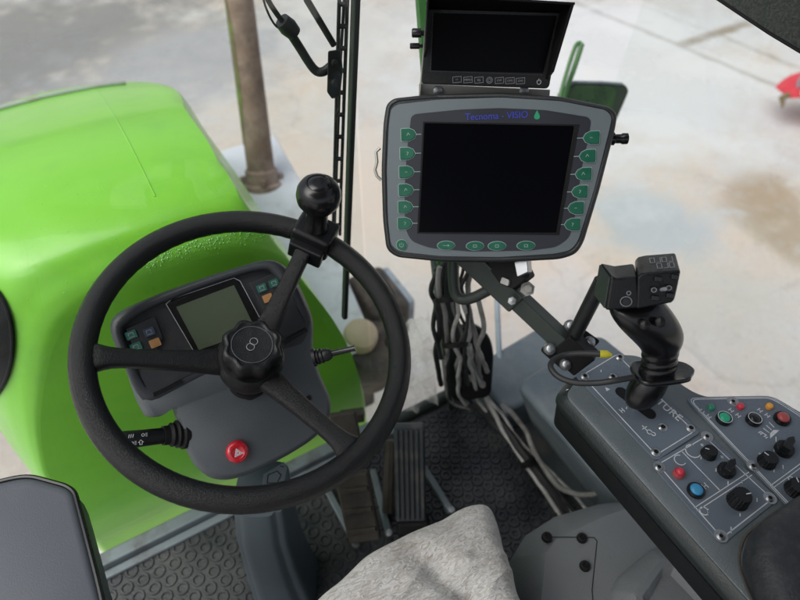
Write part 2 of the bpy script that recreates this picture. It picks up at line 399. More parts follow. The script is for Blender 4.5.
# ================================================================ SETTING
def ghit(x, y): return atz(x, y, 0).to_2d()
joints = [
    (ghit(576, 3), ghit(772, 84), .05, (.24, .22, .19), .55, False),
    (ghit(684, 44), ghit(752, 22), .09, (.22, .17, .11), .85, True),
    (ghit(722, 36), ghit(798, 68), .05, (.27, .24, .20), .6, True),
    (ghit(640, 5), ghit(722, 36), .04, (.30, .28, .25), .3, True),
]
def st(x, y, rx, ry, c, s):
    g = ghit(x, y); return (g.x, g.y, rx, ry, c, s)
stains = [
    st(765, 195, .42, .33, (.30, .22, .14), .8), st(800, 235, .35, .35, (.27, .21, .13), .7),
    st(650, 225, .45, .55, (.38, .42, .44), .9), st(700, 300, .7, .4, (.47, .46, .42), .7),
    st(30, 45, 2.3, 1.8, (.20, .195, .19), .9), st(190, 60, 1.4, .9, (.36, .36, .375), .8),
    st(610, 60, 2.2, 2.0, (.56, .58, .59), .8), st(380, 180, 1.2, .9, (.50, .43, .37), .6), st(0, 450, .5, .5, (.42, .36, .33), .8),
]
M['shade'] = pm('woven_shade', (.035, .042, .038), .8, var=.35, vscale=120, bump=.6, bscale=600, dirt=(.07, .075, .07), dscale=260, dlo=.45, dhi=.6)
M['ground'] = ground_mat(joints, stains)
g = MB().add([(-60, -60, 0), (60, -60, 0), (60, 60, 0), (-60, 60, 0)], [(0, 1, 2, 3)])
obj('ground', g, 'ground', kind='structure')

cf = MB().box(V((.03, -.15, FZ-.025)), 1.30, 1.61, .045)
obj('floor', cf, 'floor', kind='structure')
ceil = MB().box(V((0, -.27, CAMZ+.50)), 1.66, 1.5, .06)
obj('ceiling', ceil, 'headliner', bevel=.02, kind='structure')
rw = MB().box(V((0, -.98, FZ+.40)), 1.5, .05, .85)
obj('wall_rear', rw, 'wall', kind='structure')

# ---------------------------------------------------------------- floor mat
T = thing('floor_mat', 'black rubber floor mat covered in small raised rings', 'mat', V((0, .2, FZ)))
b = MB().box(V((.045, .1, FZ+.0055)), 1.09, 1.07, .009)
obj('base', b, 'mat', T, bevel=.002)
b = MB()
sp = .0305; row = 0; y = .03
def ring(c, r, t, n=14):
    vs = []; fs = []
    prof = [(r+t, 0), (r+t*.55, t*.9), (r-t*.55, t*.9), (r-t, 0)]
    for k in range(n):
        a = 2*math.pi*k/n
        for (rr, h) in prof: vs.append(V((c[0]+rr*math.cos(a), c[1]+rr*math.sin(a), FZ+.0098+h)))
    for k in range(n):
        j = (k+1) % n
        for q in range(3): fs.append((k*4+q, j*4+q, j*4+q+1, k*4+q+1))
    b.add(vs, fs)
while y < .625:
    x = -.46 + (sp/2 if row % 2 else 0)
    while x < .215:
        ring((x, y), .0103, .0034); x += sp
    y += sp*.87; row += 1
y = .10; row = 0; sq = .0255
while y < .63:
    x = .225 + (sq/2 if row % 2 else 0)
    while x < .585:
        ring((x, y), .0088, .0042, 12); x += sq
    y += sq*.87; row += 1
obj('ring_pattern', b, 'mat', T, kind='stuff')

# sill strip at the foot of the windscreen
b = MB().box(V((-.05, .652, FZ+.018)), .82, .028, .036)
b.box(V((-.05, .628, FZ+.010)), .82, .018, .020)
obj('threshold_strip', b, 'strip', bevel=.004, thing=('grey metal threshold strip along the foot of the windscreen by the green hood', 'trim strip'))
b = MB().tube([V((.36, .645, FZ+.02)), V((.54, .645, FZ+.02))], .014, 12)
obj('sill_tube', b, 'pillar', thing=('dark tube along the front floor edge at the corner post foot', 'tube'))

# ---------------------------------------------------------------- engine hood
HC = .010
def sect(y, pts, zlow=-1.36):
    P = [V((HC+w, y, CAMZ+z)) for w, z in pts]
    Q = [V((HC-w, y, CAMZ+z)) for w, z in pts[::-1] if w > 0]
    return P+Q
H = [  # (y, centre x, outline from the lower edge up to the crown)
 (.720, .010, [(.303, -1.42), (.300, -1.04), (.266, -.87), (.202, -.73), (.140, -.645), (.07, -.618), (0, -.612)]),
 (.724, .010, [(.312, -1.42), (.309, -1.045), (.276, -.868), (.213, -.718), (.150, -.628), (.076, -.600), (0, -.594)]),
 (.738, .008, [(.320, -1.42), (.317, -1.05), (.286, -.862), (.226, -.700), (.160, -.606), (.082, -.580), (0, -.574)]),
 (.775, .000, [(.326, -1.42), (.324, -1.05), (.297, -.855), (.246, -.672), (.186, -.578), (.096, -.553), (0, -.548)]),
 (.88, -.020, [(.340, -1.42), (.338, -1.06), (.316, -.86), (.280, -.668), (.230, -.566), (.12, -.541), (0, -.536)]),
 (1.05, -.045, [(.352, -1.43), (.350, -1.08), (.335, -.90), (.315, -.715), (.275, -.590), (.15, -.562), (0, -.556)]),
 (1.30, -.060, [(.362, -1.44), (.360, -1.12), (.350, -.95), (.335, -.790), (.300, -.660), (.16, -.630), (0, -.624)]),
 (1.60, -.070, [(.366, -1.46), (.362, -1.18), (.354, -1.03), (.336, -.900), (.292, -.778), (.16, -.737), (0, -.727)]),
 (1.80, -.075, [(.366, -1.48), (.362, -1.22), (.352, -1.09), (.328, -.968), (.272, -.858), (.14, -.818), (0, -.806)]),
 (1.93, -.080, [(.360, -1.48), (.356, -1.25), (.344, -1.13), (.312, -1.035), (.250, -.935), (.13, -.897), (0, -.886)]),
 (2.00, -.085, [(.34, -1.48), (.336, -1.28), (.322, -1.18), (.285, -1.10), (.226, -1.015), (.12, -.98), (0, -.97)]),
 (2.03, -.085, [(.30, -1.48), (.29, -1.32), (.28, -1.25), (.25, -1.18), (.21, -1.13), (.11, -1.11), (0, -1.10)]),
]
T = thing('engine_hood', 'big lime green tractor hood sloping away beyond the windscreen', 'hood', V((HC, .72, FZ-.16)))
FL = [(-1.5, .335), (-1.2, .328), (-1.1, .318), (-1.0, .304), (-.92, .286), (-.87, .272), (-.82, .255), (-.77, .237), (-.72, .220), (-.67, .203), (-.62, .186), (-.58, .170), (-.50, .15)]
def flank(z):
    for (a, xa), (c, xc) in zip(FL, FL[1:]):
        if z <= c: return xa+(xc-xa)*(z-a)/(c-a)
    return FL[-1][1]
rows = []
for y, hc_, p in H:
    pr = smoothline([V((w, y, z)) for w, z in p], 6)
    rows.append([V((hc_+q.x - max(0, hc_+q.x-flank(q.z)+.004 if hc_+q.x > flank(q.z)-.004 else 0), q.y, CAMZ+q.z)) for q in pr]+[V((hc_-q.x, q.y, CAMZ+q.z)) for q in pr[::-1][1:]])
cols = [smoothline([r[i] for r in rows], 7) for i in range(len(rows[0]))]
rings = [[c[k] for c in cols] for k in range(len(cols[0]))]
hood = obj('hood_shell', MB().loft(rings), 'green', T, angle=30)
# hood surface, for laying pieces on it
dg = bpy.context.evaluated_depsgraph_get(); bpy.context.view_layer.update(); dg.update()
ev = hood.evaluated_get(dg); hm = ev.to_mesh()
ho = worldloc(T)
HB = BVHTree.FromPolygons([v.co+ho for v in hm.vertices], [tuple(p.vertices) for p in hm.polygons])
ev.to_mesh_clear()
def onhood(x, y):
    h = HB.ray_cast(CAM, ray(x, y).normalized()); return h[0], h[1]
def hoodline(px, r, off=0.0):
    q = []
    for i in range(len(px)-1):
        for k in range(12):
            t = k/12; a = px[i][0]*(1-t)+px[i+1][0]*t; c = px[i][1]*(1-t)+px[i+1][1]*t
            h, n = onhood(a, c)
            if h: q.append(h+n*off)
    return q
# seam across the nose, following the surface at constant y
def crosspath(yy, x0, x1, n=30, off=.001):
    q = []
    for k in range(n+1):
        x = x0+(x1-x0)*k/n
        h = HB.ray_cast(V((x, yy, CAMZ+.3)), V((0, 0, -1)))
        if h[0]: q.append(h[0]+h[1]*off)
    return q
obj('trim_strip', MB().tube(crosspath(1.56, -.44, .115, 30, .004), .0060, 8), 'trimgrey', T)
q = []
for k in range(40):
    y = .80+1.05*k/39; h = HB.ray_cast(V((.045, y, CAMZ+.3)), V((0, 0, -1)))
    q.append(h[0]+h[1]*.0002)
obj('panel_crease', MB().tube(q, .0011, 6), 'green', T)
# side vent (dark oval) on the left flank
n = 36; rgs = []
for q in (1.0, .8, .6, .4, .2, .05):
    rg = []
    for k in range(n):
        a = 2*math.pi*k/n; h, nn = onhood(-24+38*q*math.cos(a), 342+64*q*math.sin(a))
        rg.append(h+nn*.003 if h else rg[-1])
    rgs.append(rg)
obj('side_vent', MB().loft(rgs, cap=False), 'blkmatt', T)
obj('vent_rim', MB().tube(rgs[0], .003, 8, closed=True), 'blkmatt', T)
# rain drops on the hood ridge
b = MB()
def drop(p, nrm, r):
    a = nrm.orthogonal().normalized(); c = nrm.cross(a); vs = [p+nrm*r*.55]; fs = []
    for j, (rr, h) in enumerate(((.6, .42), (1, -.05))):
        for k in range(8):
            t = math.pi*2*k/8; vs.append(p+(a*math.cos(t)+c*math.sin(t))*r*rr+nrm*r*h)
    for k in range(8):
        j = (k+1) % 8; fs.append((0, 1+k, 1+j)); fs.append((1+k, 9+k, 9+j, 1+j))
    b.add(vs, fs)
for i in range(520):
    t = random.random(); x = 140+t*175; yb = 262-30*math.sin(min(1, t*1.05)*math.pi*.62)+ (t>.8)*(t-.8)*110
    y = yb + random.gauss(3, 4.5)
    h, nn = onhood(x, y)
    if h and h.y < 1.0: drop(h, nn, random.choice((.0007, .0009, .0012, .0016)))
for i in range(160):
    x = random.uniform(15, 300); y = random.uniform(180, 300)
    h, nn = onhood(x, y)
    if h and h.y < 1.3: drop(h, nn, random.choice((.0006, .0009)))
obj('rain_drops', b, 'drops', T, kind='stuff')

# ---------------------------------------------------------------- things beside the hood
pb = V((.475, 1.78, CAMZ-1.25))
T = thing('side_platform', 'pale sheet metal ledge running beside the hood under the exhaust', 'platform', V((.41, 1.35, CAMZ-1.30)))
b = MB().prism([V((.28, .92, CAMZ-1.25)), V((.45, .92, CAMZ-1.25)), V((.55, 1.5, CAMZ-1.25)), V((.60, 2.0, CAMZ-1.25)), V((.28, 2.0, CAMZ-1.25))],
               [V((.28, .92, CAMZ-1.28)), V((.45, .92, CAMZ-1.28)), V((.55, 1.5, CAMZ-1.28)), V((.60, 2.0, CAMZ-1.28)), V((.28, 2.0, CAMZ-1.28))])
obj('plate', b, 'whiteplate', T, bevel=.006)
b = MB().box(V((.40, 1.40, CAMZ-1.45)), .12, .9, .32)
obj('support', b, 'engine', T, bevel=.01)
T = thing('exhaust_pipe', 'tall rusty exhaust pipe with mossy green side, standing right of the hood', 'exhaust pipe', pb)
def pw(px, py, ref):  # point on the pipe axis
    return at(px, py, ref)
top = at(228, -90, 1.72); bot = at(261, 170, 2.08)
ax = (top-bot).normalized()
n = 24; a0 = ax.orthogonal().normalized(); c0 = ax.cross(a0); rings = []
for k in range(30):
    f = k/29; p = bot.lerp(top, f); rr = .047-.006*f + .0012*mnoise.noise(V((f*9, 3, 1)))
    rings.append([p+(a0*math.cos(2*math.pi*j/n)+c0*math.sin(2*math.pi*j/n))*rr for j in range(n)])
obj('pipe', MB().loft(rings), 'rust', T)
# mossy left flank: a slightly proud strip of old paint
side = (-CR*.80 - CF*.45 + CU*.1); side = (side-ax*side.dot(ax)).normalized(); s2 = ax.cross(side)
rings = []
for k in range(24):
    f = .12+.68*k/23; p = bot.lerp(top, f); rr = .0480-.006*f+.0006
    w = .62*math.sin(math.pi*min(1, (k+1)/10.0)*.5)*(1 if k < 16 else max(.05, (23-k)/7.0))*(1+.25*mnoise.noise(V((k*.7, 0, 5))))
    arc = [p+(side*math.cos(t)+s2*math.sin(t))*rr for t in [w*(-1+2*j/8) for j in range(9)]]
    arc += [p+(side*math.cos(t)+s2*math.sin(t))*(rr-.002) for t in [w*(1-2*j/8) for j in range(9)]]
    rings.append(arc)
obj('old_paint', MB().loft(rings), 'algae', T)
b = MB().lathe(bot-ax*.02, ax, [(.0, -.05), (.074, -.05), (.074, -.025), (.058, -.02), (.055, .02), (.049, .026), (.0, .026)], 24)
obj('collar', b, 'rust', T)
for k in range(4):
    t = k*math.pi/2+.5; obj('bolt', MB().lathe(bot-ax*.04+(a0*math.cos(t)+c0*math.sin(t))*.064, ax, [(0, 0), (.010, 0), (.010, .022), (0, .022)], 6), 'rust', T)

T = thing('front_tank', 'grimy dark tank with cream filler cap beyond the right hood edge', 'tank', V((.50, 1.1, CAMZ-1.62)))
p = aty(372, 292, 1.15)
b = MB().box(p+V((.03, .02, -.10)), .13, .20, .16); obj('tank_body', b, 'engine', T, bevel=.02)
c = at(364, 330, 1.62)
b = MB().lathe(c+V((.015, -.01, -.12)), V((.1, -.3, 1)), [(0, -.08), (.078, -.08), (.082, .03), (.078, .075), (0, .075)], 28); obj('filler_neck', b, 'engine', T)
b = MB().lathe(c+V((-.012, .0, -.02)), V((.1, -.3, 1)), [(0, -.04), (.046, -.04), (.048, .005), (.044, .022), (.03, .032), (0, .036)], 28); obj('filler_cap', b, 'cream', T)
b = MB().tube(smoothline([at(352, 268, 1.75), at(375, 275, 1.7), at(392, 300, 1.66), at(388, 350, 1.66), at(378, 372, 1.68)]), .012, 8); obj('hose', b, 'cable', T)
b = MB().box(at(384, 300, 1.95), .13, .18, .10); obj('bracket', b, 'blueblur', T, bevel=.01)

# ---------------------------------------------------------------- windscreen and right window
GY = .700
T = thing('windscreen', 'clear front windscreen pane with a dark vertical seal strip', 'windscreen', V((0, GY, FZ)))
b = MB().box(V((-.18, GY, FZ+.80)), 1.02, .005, 1.56); obj('glass_pane', b, 'glass', T)
p0 = aty(344.5, 318, GY-.006); p1 = aty(356, -8, GY-.006); p2 = p1+(p1-p0).normalized()*.18
ax = (p2-p0).normalized(); nn = V((0, -1, 0)); sd = ax.cross(nn).normalized()
b = MB().box((p0+p2)/2, .0095, .012, (p2-p0).length, (sd, nn, ax)); obj('seal_strip', b, 'sealgreen', T, bevel=.003)
b = MB().box(V((.355-.02, GY, FZ+1.0)), .0, .0, .0)
# corner pane
T = thing('corner_window', 'narrow clear corner pane between the seal strip and the cable post', 'window', V((.42, GY, FZ)))
b = MB().add([V((.335, GY-.002, FZ+.03)), V((.60, GY-.03, FZ+.03)), V((.60, GY-.03, FZ+1.58)), V((.335, GY-.002, FZ+1.58))], [(0, 1, 2, 3)])
obj('glass_pane', b, 'glass', T)
T = thing('door_window', 'large clear side window right of the control console', 'window', V((.80, 0, FZ)))
b = MB().add([V((.80, .68, FZ+.35)), V((.80, -.80, FZ+.35)), V((.84, -.80, FZ+1.65)), V((.84, .62, FZ+1.65))], [(0, 1, 2, 3)])
obj('glass_pane', b, 'glass', T)

# ---------------------------------------------------------------- wiper
WY = .725
T = thing('windscreen_wiper', 'black jointed wiper arm with a slotted blade outside the windscreen', 'wiper', aty(333, 75, WY))
def W(x, y, d=0): return aty(x, y, WY+d)
b = MB()
for (xa, xb) in ((340, 334.0), (348.5, 341.0)):
    b.tube([W(xa+.5, -45), W(xb, 190), W(xb-1, 235)], .0026, 6)
for k in range(13):
    f = k/12.0; y = -40+f*265; xa = 340.3+(334-340)*(y+45)/235.; xb_ = 348.8+(341-348.5)*(y+45)/235.
    b.tube([W(xa, y), W(xb_, y)], .0034, 6)
obj('blade', b, 'wiper', T)
b = MB().tube([W(347, -45, .004), W(340.5, 60, .004), W(336, 190, .004), W(334, 250, .004)], .0022, 6); obj('blade_rubber', b, 'sealgreen', T)
b = MB().tube(smoothline([W(258, -30, .02), W(268, 0, .02), W(287, 28, .02), W(298, 45, .02), W(313, 68, .015), W(322, 72, .01), W(331, 66, .01)], 5), [.0035]*10+[.0062]*21, 10); obj('arm', b, 'wiper', T)
b = MB().lathe(W(288, 27, .02), V((.6, 0, -.8)), [(0, -.012), (.010, -.012), (.012, 0), (.010, .012), (0, .012)], 16); obj('arm_joint', b, 'wiper', T)
b = MB().tube(smoothline([W(260, -20, .02), W(265, 5, .02), W(275, 25, .02), W(287, 32, .02)], 6), .0014, 6); obj('washer_hose', b, 'cable', T)
b = MB().tube([W(298, -25, .02), W(307, 0, .015), W(334, 45, .01)], .0045, 8); obj('guide_arm', b, 'wiper', T)
b = MB().prism([W(328, 51, -.006), W(341, 49, -.006), W(343, 70, -.006), W(340, 96, -.006), (W(332, 99, -.006)), W(327, 92, -.006)], [W(328, 51, .010), W(341, 49, .010), W(343, 70, .010), W(340, 96, .010), W(332, 99, .010), W(327, 92, .010)])
obj('head_bracket', b, 'wiper', T, bevel=.002)
b = MB()
for (x, y) in ((334, 62), (334, 82)): obj('bolt', MB().lathe(W(x, y, -.006), V((0, -1, 0)), [(0, 0), (.0045, 0), (.004, .004), (0, .005)], 12), 'wiper', T)

# ---------------------------------------------------------------- right corner post with cables
T = thing('corner_post', 'dark upright corner post with green upper end, cables strapped to it', 'post', V((.53, .645, FZ)))
q0 = at(457, 405, 1.44); q1 = at(441, 262, 1.06); q2 = at(421, 0, .90); q3 = q2+(q2-q1)*.25
def barring(p, a, c, w, d): return [p-a*w-c*d, p+a*w-c*d, p+a*w+c*d, p-a*w+c*d]
a = CR; 
b = MB().loft([barring(q0+V((0, .0, -.01)), V((.9, -.3, 0)), V((.3, .9, 0)), .024, .02), barring(q1, V((.9, -.3, 0)), V((.3, .9, 0)), .018, .016)])
obj('lower_post', b, 'pillar', T, bevel=.004)
b = MB().loft([barring(q1, V((.9, -.3, 0)), V((.3, .9, 0)), .0100, .010), barring(q2, V((.9, -.3, 0)), V((.3, .9, 0)), .0080, .010), barring(q3, V((.9, -.3, 0)), V((.3, .9, 0)), .008, .010)])
obj('upper_post', b, 'greenarm', T, bevel=.003, label='green painted upper post behind the monitors')
def cab(pts, r, mat, name, lab, cat='cable', wob=0.0, k=8, group=None):
    pts = smoothline([at(*p) for p in pts], k)
    if wob: pts = [p+V((mnoise.noise(p*25), mnoise.noise(p*25+V((9, 9, 9))), mnoise.noise(p*25+V((4, 2, 7)))))*wob for p in pts]
    b = MB().tube(pts, r, 8)
    o = obj(name, b, mat, thing=(lab, cat))
    if group: o['group'] = group
    return o
cg = 'cables and hoses around the corner post'
# corrugated look for the conduits
def conduit(pts, r, mat, name, lab, wob=.004):
    P = smoothline([at(*p) for p in pts], 26)
    P = [p+V((mnoise.noise(p*30), mnoise.noise(p*30+V((9, 9, 9))), 0))*wob*.45 for p in P]
    b = MB().tube(P, [r*(1.0 if i % 2 else .82) for i in range(len(P))], 8)
    o = obj(name, b, mat, thing=(lab, 'conduit')); o['group'] = cg
conduit([(440, 266, 1.0), (437, 285, 1.02), (444, 310, 1.06), (447, 340, 1.12), (446, 380, 1.24), (452, 402, 1.32), (470, 408, 1.34)], .0050, 'cablegrey', 'cable_conduit', 'grey corrugated conduit snaking down the left side of the corner post', .007)
conduit([(470, 268, 1.0), (468, 300, 1.06), (476, 340, 1.12), (478, 365, 1.20), (485, 395, 1.30), (500, 425, 1.32), (520, 452, 1.30), (545, 480, 1.28), (562, 508, 1.25), (592, 545, 1.23)], .0054, 'cablegrey', 'cable_conduit', 'grey corrugated conduit down the right of the post and along the mat edge', .008)
conduit([(462, 300, 1.04), (470, 330, 1.1), (468, 352, 1.14), (474, 380, 1.22), (478, 400, 1.30), (492, 418, 1.33)], .0044, 'cablelight', 'cable_conduit', 'pale corrugated conduit bent beside the black post cover', .008)
conduit([(470, 345, 1.12), (472, 362, 1.18), (480, 385, 1.26), (490, 404, 1.31), (504, 432, 1.31), (526, 464, 1.28), (545, 492, 1.255), (560, 516, 1.24), (585, 550, 1.23)], .0055, 'cablelight', 'cable_conduit', 'pale shiny hose at the inner edge of the hose bundle on the mat', .006)
conduit([(486, 396, 1.30), (506, 420, 1.32), (516, 436, 1.31), (540, 462, 1.29), (566, 486, 1.25), (590, 512, 1.22), (610, 530, 1.2)], .0042, 'cablelight', 'cable_conduit', 'pale grey hose on the outer side of the bundle near the liner', .007)
conduit([(455, 290, 1.02), (458, 312, 1.06), (453, 335, 1.1), (460, 362, 1.16), (458, 390, 1.24), (466, 404, 1.3)], .0042, 'cablelight', 'cable_conduit', 'thin pale conduit winding down the front of the corner post', .010)
conduit([(478, 300, 1.05), (484, 325, 1.09), (478, 350, 1.13), (488, 372, 1.2)], .005, 'cablegrey', 'cable_conduit', 'short grey cable looping over the black post cover', .010)
conduit([(436, 300, 1.04), (440, 330, 1.10), (436, 352, 1.16), (441, 385, 1.26)], .006, 'cable', 'cable_conduit', 'short black conduit behind the left side of the corner post', .003)
for (dx, rr_, mt_, lb_) in ((-5, .0034, 'cable', 'thin black wire leftmost in the loom on the corner post'), (6, .0036, 'cablegrey', 'thin grey wire strapped beside the pale conduit on the post'), (12, .0030, 'cable', 'thin black wire right of the grey wire on the post')):
    cab([(452+dx, 262, 1.0), (447+dx, 300, 1.06), (455+dx, 335, 1.12), (452+dx, 370, 1.2), (459+dx, 402, 1.32), (487+dx*.5, 415, 1.33), (520+dx*.6, 452, 1.30), (552+dx*.6, 492, 1.25), (590+dx, 545, 1.22)], rr_, mt_, 'wire', lb_, wob=.006, group=cg)
for (x, y, d) in ((449, 300, 1.04), (455, 345, 1.11), (528, 462, 1.27)):
    pc = at(x, y, d); aa_ = (at(x+(20 if y > 400 else 2), y+25, d)-pc).normalized()
    o_ = obj('cable_tie', MB().tube([pc-aa_*.004, pc+aa_*.004], .024 if y < 400 else .017, 16), 'blkmatt', thing=('black cable tie strap around the %s of the cable loom' % {300: 'top', 345: 'middle', 462: 'floor run'}[y], 'cable tie'))
cab([(474, 262, .99), (462, 285, 1.02), (470, 310, 1.06), (464, 345, 1.1), (470, 385, 1.2)], .0035, 'cable', 'power_cable', 'thin black cable hanging in front of the corner post', wob=.006, group=cg)
cab([(446, 262, 1.0), (432, 282, 1.03), (436, 305, 1.06), (434, 330, 1.1), (441, 360, 1.15)], .0045, 'cable', 'power_cable', 'black cable bulging left of the corner post below the terminal', wob=.006, group=cg)
cab([(502, 405, 1.30), (522, 425, 1.30), (532, 447, 1.27), (548, 474, 1.25), (564, 490, 1.22), (590, 494, 1.17), (620, 480, 1.12)], .0055, 'cablegrey', 'hydraulic_hose', 'grey hose curving from the bundle toward under the console', 'hose', wob=.004, group=cg)
cab([(470, 403, 1.33), (500, 423, 1.32), (524, 455, 1.285), (556, 496, 1.25), (590, 540, 1.23)], .009, 'cable', 'hydraulic_hose', 'black hose lying lowest on the right mat edge', 'hose', wob=.004, group=cg)
T2 = thing('post_cover', 'black rounded plastic cover behind the cables at the post foot', 'cover', at(484, 400, 1.33))
pl = Plane(at(482, 365, 1.24), V((-.25, -.75, .45)))
obj('shell', poly(pl, [(456, 330), (476, 325), (490, 335), (495, 352), (492, 398), (462, 402)], -.03, 0, .02), 'blkmatt', T2, bevel=.008)
for (x, y) in ((470, 352), (468, 378), (482, 384)): obj('fastener', MB().lathe(pl.hit(x, y), pl.n, [(0, 0), (.008, 0), (.006, .008), (0, .009)], 10), 'cablegrey', T2)

# crumpled clear film in the corner
b = MB(); nx, ny = 26, 26; vs = []
for j in range(ny):
    for i in range(nx):
        u, v = i/(nx-1), j/(ny-1)
        x = 396+ (42-8*(1-v))*u + (1-v)*8*(1-u); y = 335+68*v - 14*u*(1-v)+ 8*math.sin(u*3)*(1-v)
        p = at(x, y, 1.30+.08*v); d = mnoise.noise(p*22)*.045+mnoise.noise(p*55)*.02
        vs.append(p+V((d*.5, d, d*.3)))
b.add(vs, [(j*nx+i, j*nx+i+1, (j+1)*nx+i+1, (j+1)*nx+i) for j in range(ny-1) for i in range(nx-1)])
obj('plastic_film', b, 'film', thing=('crumpled clear plastic film lying in the front corner left of the post', 'plastic film'))

# ---------------------------------------------------------------- wheel arch liner + ledge
z1 = CAMZ-.95
pl = Plane(V((.6, .4, z1)), V((0, 0, 1)), V((0, 1, 0)))
A, B, Cc, D = atz(513, 382, z1), atz(600, 330, z1), atz(712, 402, z1), V((.56, -.2, z1))
T = thing('wheel_arch_liner', 'dusty blue grey wheel arch liner under the joystick console', 'wheel arch', V((.65, .2, FZ)))
f0 = V((-.005, .03, -.27)); 
b = MB().prism([A, B, V((.80, .1, z1)), V((.80, -.3, z1)), V((.60, -.3, z1)), atz(590, 470, z1)], [V((.635, .50, FZ)), V((.79, .50, FZ)), V((.80, .1, FZ)), V((.80, -.3, FZ)), V((.64, -.3, FZ)), V((.63, .20, FZ))])
obj('arch_shell', b, 'fender', T, bevel=.022, seg=4)
b = MB().prism([V((.555, .64, FZ+.10)), V((.79, .66, FZ+.10)), V((.79, .50, FZ+.10)), V((.555, .50, FZ+.10))], [V((.55, .64, FZ-.02)), V((.79, .66, FZ-.02)), V((.79, .5, FZ-.02)), V((.55, .5, FZ-.02))])
obj('door_sill', b, 'fender', thing=('low blue grey ledge in the front corner right of the post', 'ledge'), bevel=.012)
b = MB().tube([at(497, 300, 1.45), at(500, 375, 1.40)], .007, 8)
obj('door_rod', b, 'blueblur', thing=('slim pale rod standing behind the terminal arm near the door', 'rod'))

# ---------------------------------------------------------------- steering column and wheel
WC = V((.0752, .508, CAMZ-.5858))+CR*.0032-CU*.0045; el, az = rad(71.5), rad(22.5)
WN = V((math.cos(el)*math.sin(az), -math.cos(el)*math.cos(az), math.sin(el)))
WP = Plane(WC, WN, V((0, 1, 0)))
T = thing('steering_wheel', 'black three spoke steering wheel with grained rim and spinner knob', 'steering wheel', WC-WN*.10)
Rm, rt = .1915, .0150
def wp(a, r, h=0): return WP.p(r*math.cos(a), r*math.sin(a), h)
b = MB(); rings = []; n = 120; m = 20; vs = []; fs = []
for k in range(n):
    a = 2*math.pi*k/n
    for j in range(m):
        t = 2*math.pi*j/m
        g_ = 1 - .06*max(0, -math.sin(t*1))*abs(math.sin(a*30))**3   # finger ripples under the rim
        vs.append(wp(a, Rm+rt*math.cos(t)*g_, rt*1.05*math.sin(t)*g_))
for k in range(n):
    for j in range(m):
        fs.append((k*m+j, k*m+(j+1) % m, ((k+1) % n)*m+(j+1) % m, ((k+1) % n)*m+j))
b.add(vs, fs); obj('rim', b, 'rim', T, angle=80)
def ang(x, y):
    a, c = WP.uv(x, y); return math.atan2(c, a)
for (x, y) in ((92, 358), (352, 452), (303, 252)):
    a = ang(x, y); e = V((math.cos(a), math.sin(a))); rings = []
    for (r, h, w, th) in ((.018, -.050, .021, .013), (.045, -.045, .0170, .012), (.075, -.034, .0138, .0105), (.12, -.019, .0118, .0095), (.155, -.006, .0115, .0090), (.170, -.001, .0140, .0100), (.184, .001, .023, .0105)):
        c = e*r; s_ = V((-e.y, e.x)); ringp = []
        for j in range(16):
            t = 2*math.pi*j/16; cx = math.copysign(abs(math.cos(t))**.6, math.cos(t)); sy = math.copysign(abs(math.sin(t))**.6, math.sin(t))
            q = c+s_*(w*cx); ringp.append(WP.p(q.x, q.y, h+th*sy))
        rings.append(ringp)
    obj('spoke', MB().loft(rings), 'rim', T, subsurf=1)
hub = MB().lathe(WC, WN, [(0, -.105), (.028, -.105), (.033, -.085), (.041, -.068), (.0435, -.055), (.0435, -.038), (.0405, -.031), (0, -.031)], 40)
obj('hub', hub, 'blk', T)
lob = lambda f, h: 1+.065*math.cos(f*2*math.pi*8)*(1 if -.030 < h < .0045 else .35)
kb = MB().lathe(WC, WN, [(0, -.033), (.0335, -.033), (.0365, -.026), (.0368, -.008), (.0345, -.002), (.031, -.0005), (.0295, -.0008), (.0285, -.0030), (.0275, -.0032), (.0, -.0022)], 96, lob)
KN = obj('centre_knob', kb, 'blk', T, angle=60)
for dx in (-.0032, .0032):
    pts = [WP.p(dx*1.0+.0048*math.cos(t), dx*.9+.0048*math.sin(t), -.0016) for t in [2*math.pi*k/24 for k in range(24)]]
    obj('ring_emblem', MB().tube(pts, .00045, 6, closed=True), 'dimwhite', KN)
pts = [WP.p(.0255*math.cos(t), .0255*math.sin(t), -.0024) for t in [2*math.pi*k/40 for k in range(40)]]
obj('cap_groove', MB().tube(pts, .0007, 6, closed=True), 'dimwhite' if False else 'dash', KN)
bl = MB().lathe(WC, WN, [(0, -.16), (.024, -.16)]+[((.029 if k % 2 else .0235), -.155+.0055*k) for k in range(10)]+[(0, -.10)], 32)
obj('column_bellows', bl, 'blkmatt', T)
# spinner knob
a = ang(309, 246); e = V((math.cos(a), math.sin(a))); sc_ = WP.p(e.x*Rm, e.y*Rm, 0)
er = (WP.u*e.x+WP.v*e.y); et = (WP.u*-e.y+WP.v*e.x)
cl = MB().box(sc_+WN*.004, .046, .058, .042, (er, et, WN))
CL = obj('knob_clamp', cl, 'blk', T, bevel=.006)
obj('clamp_jaw', MB().box(sc_-er*.027+WN*(-.006), .014, .050, .030, (er, et, WN)), 'blk', CL, bevel=.003)
kd = (WN*.97-CR*.08+CU*.10).normalized(); kbse = sc_+WN*.020
ball = MB().lathe(kbse, kd, [(0, 0), (.017, 0), (.0175, .008), (.0150, .014), (.0150, .036), (.0158, .042), (.0235, .047), (.0285, .055), (.0300, .064), (.0290, .073), (.0250, .081), (.0190, .0855), (.0165, .0865), (.0158, .0855), (.0152, .0865), (.008, .0885), (0, .089)], 40)
obj('spinner_knob', ball, 'blkgloss', T, angle=60)

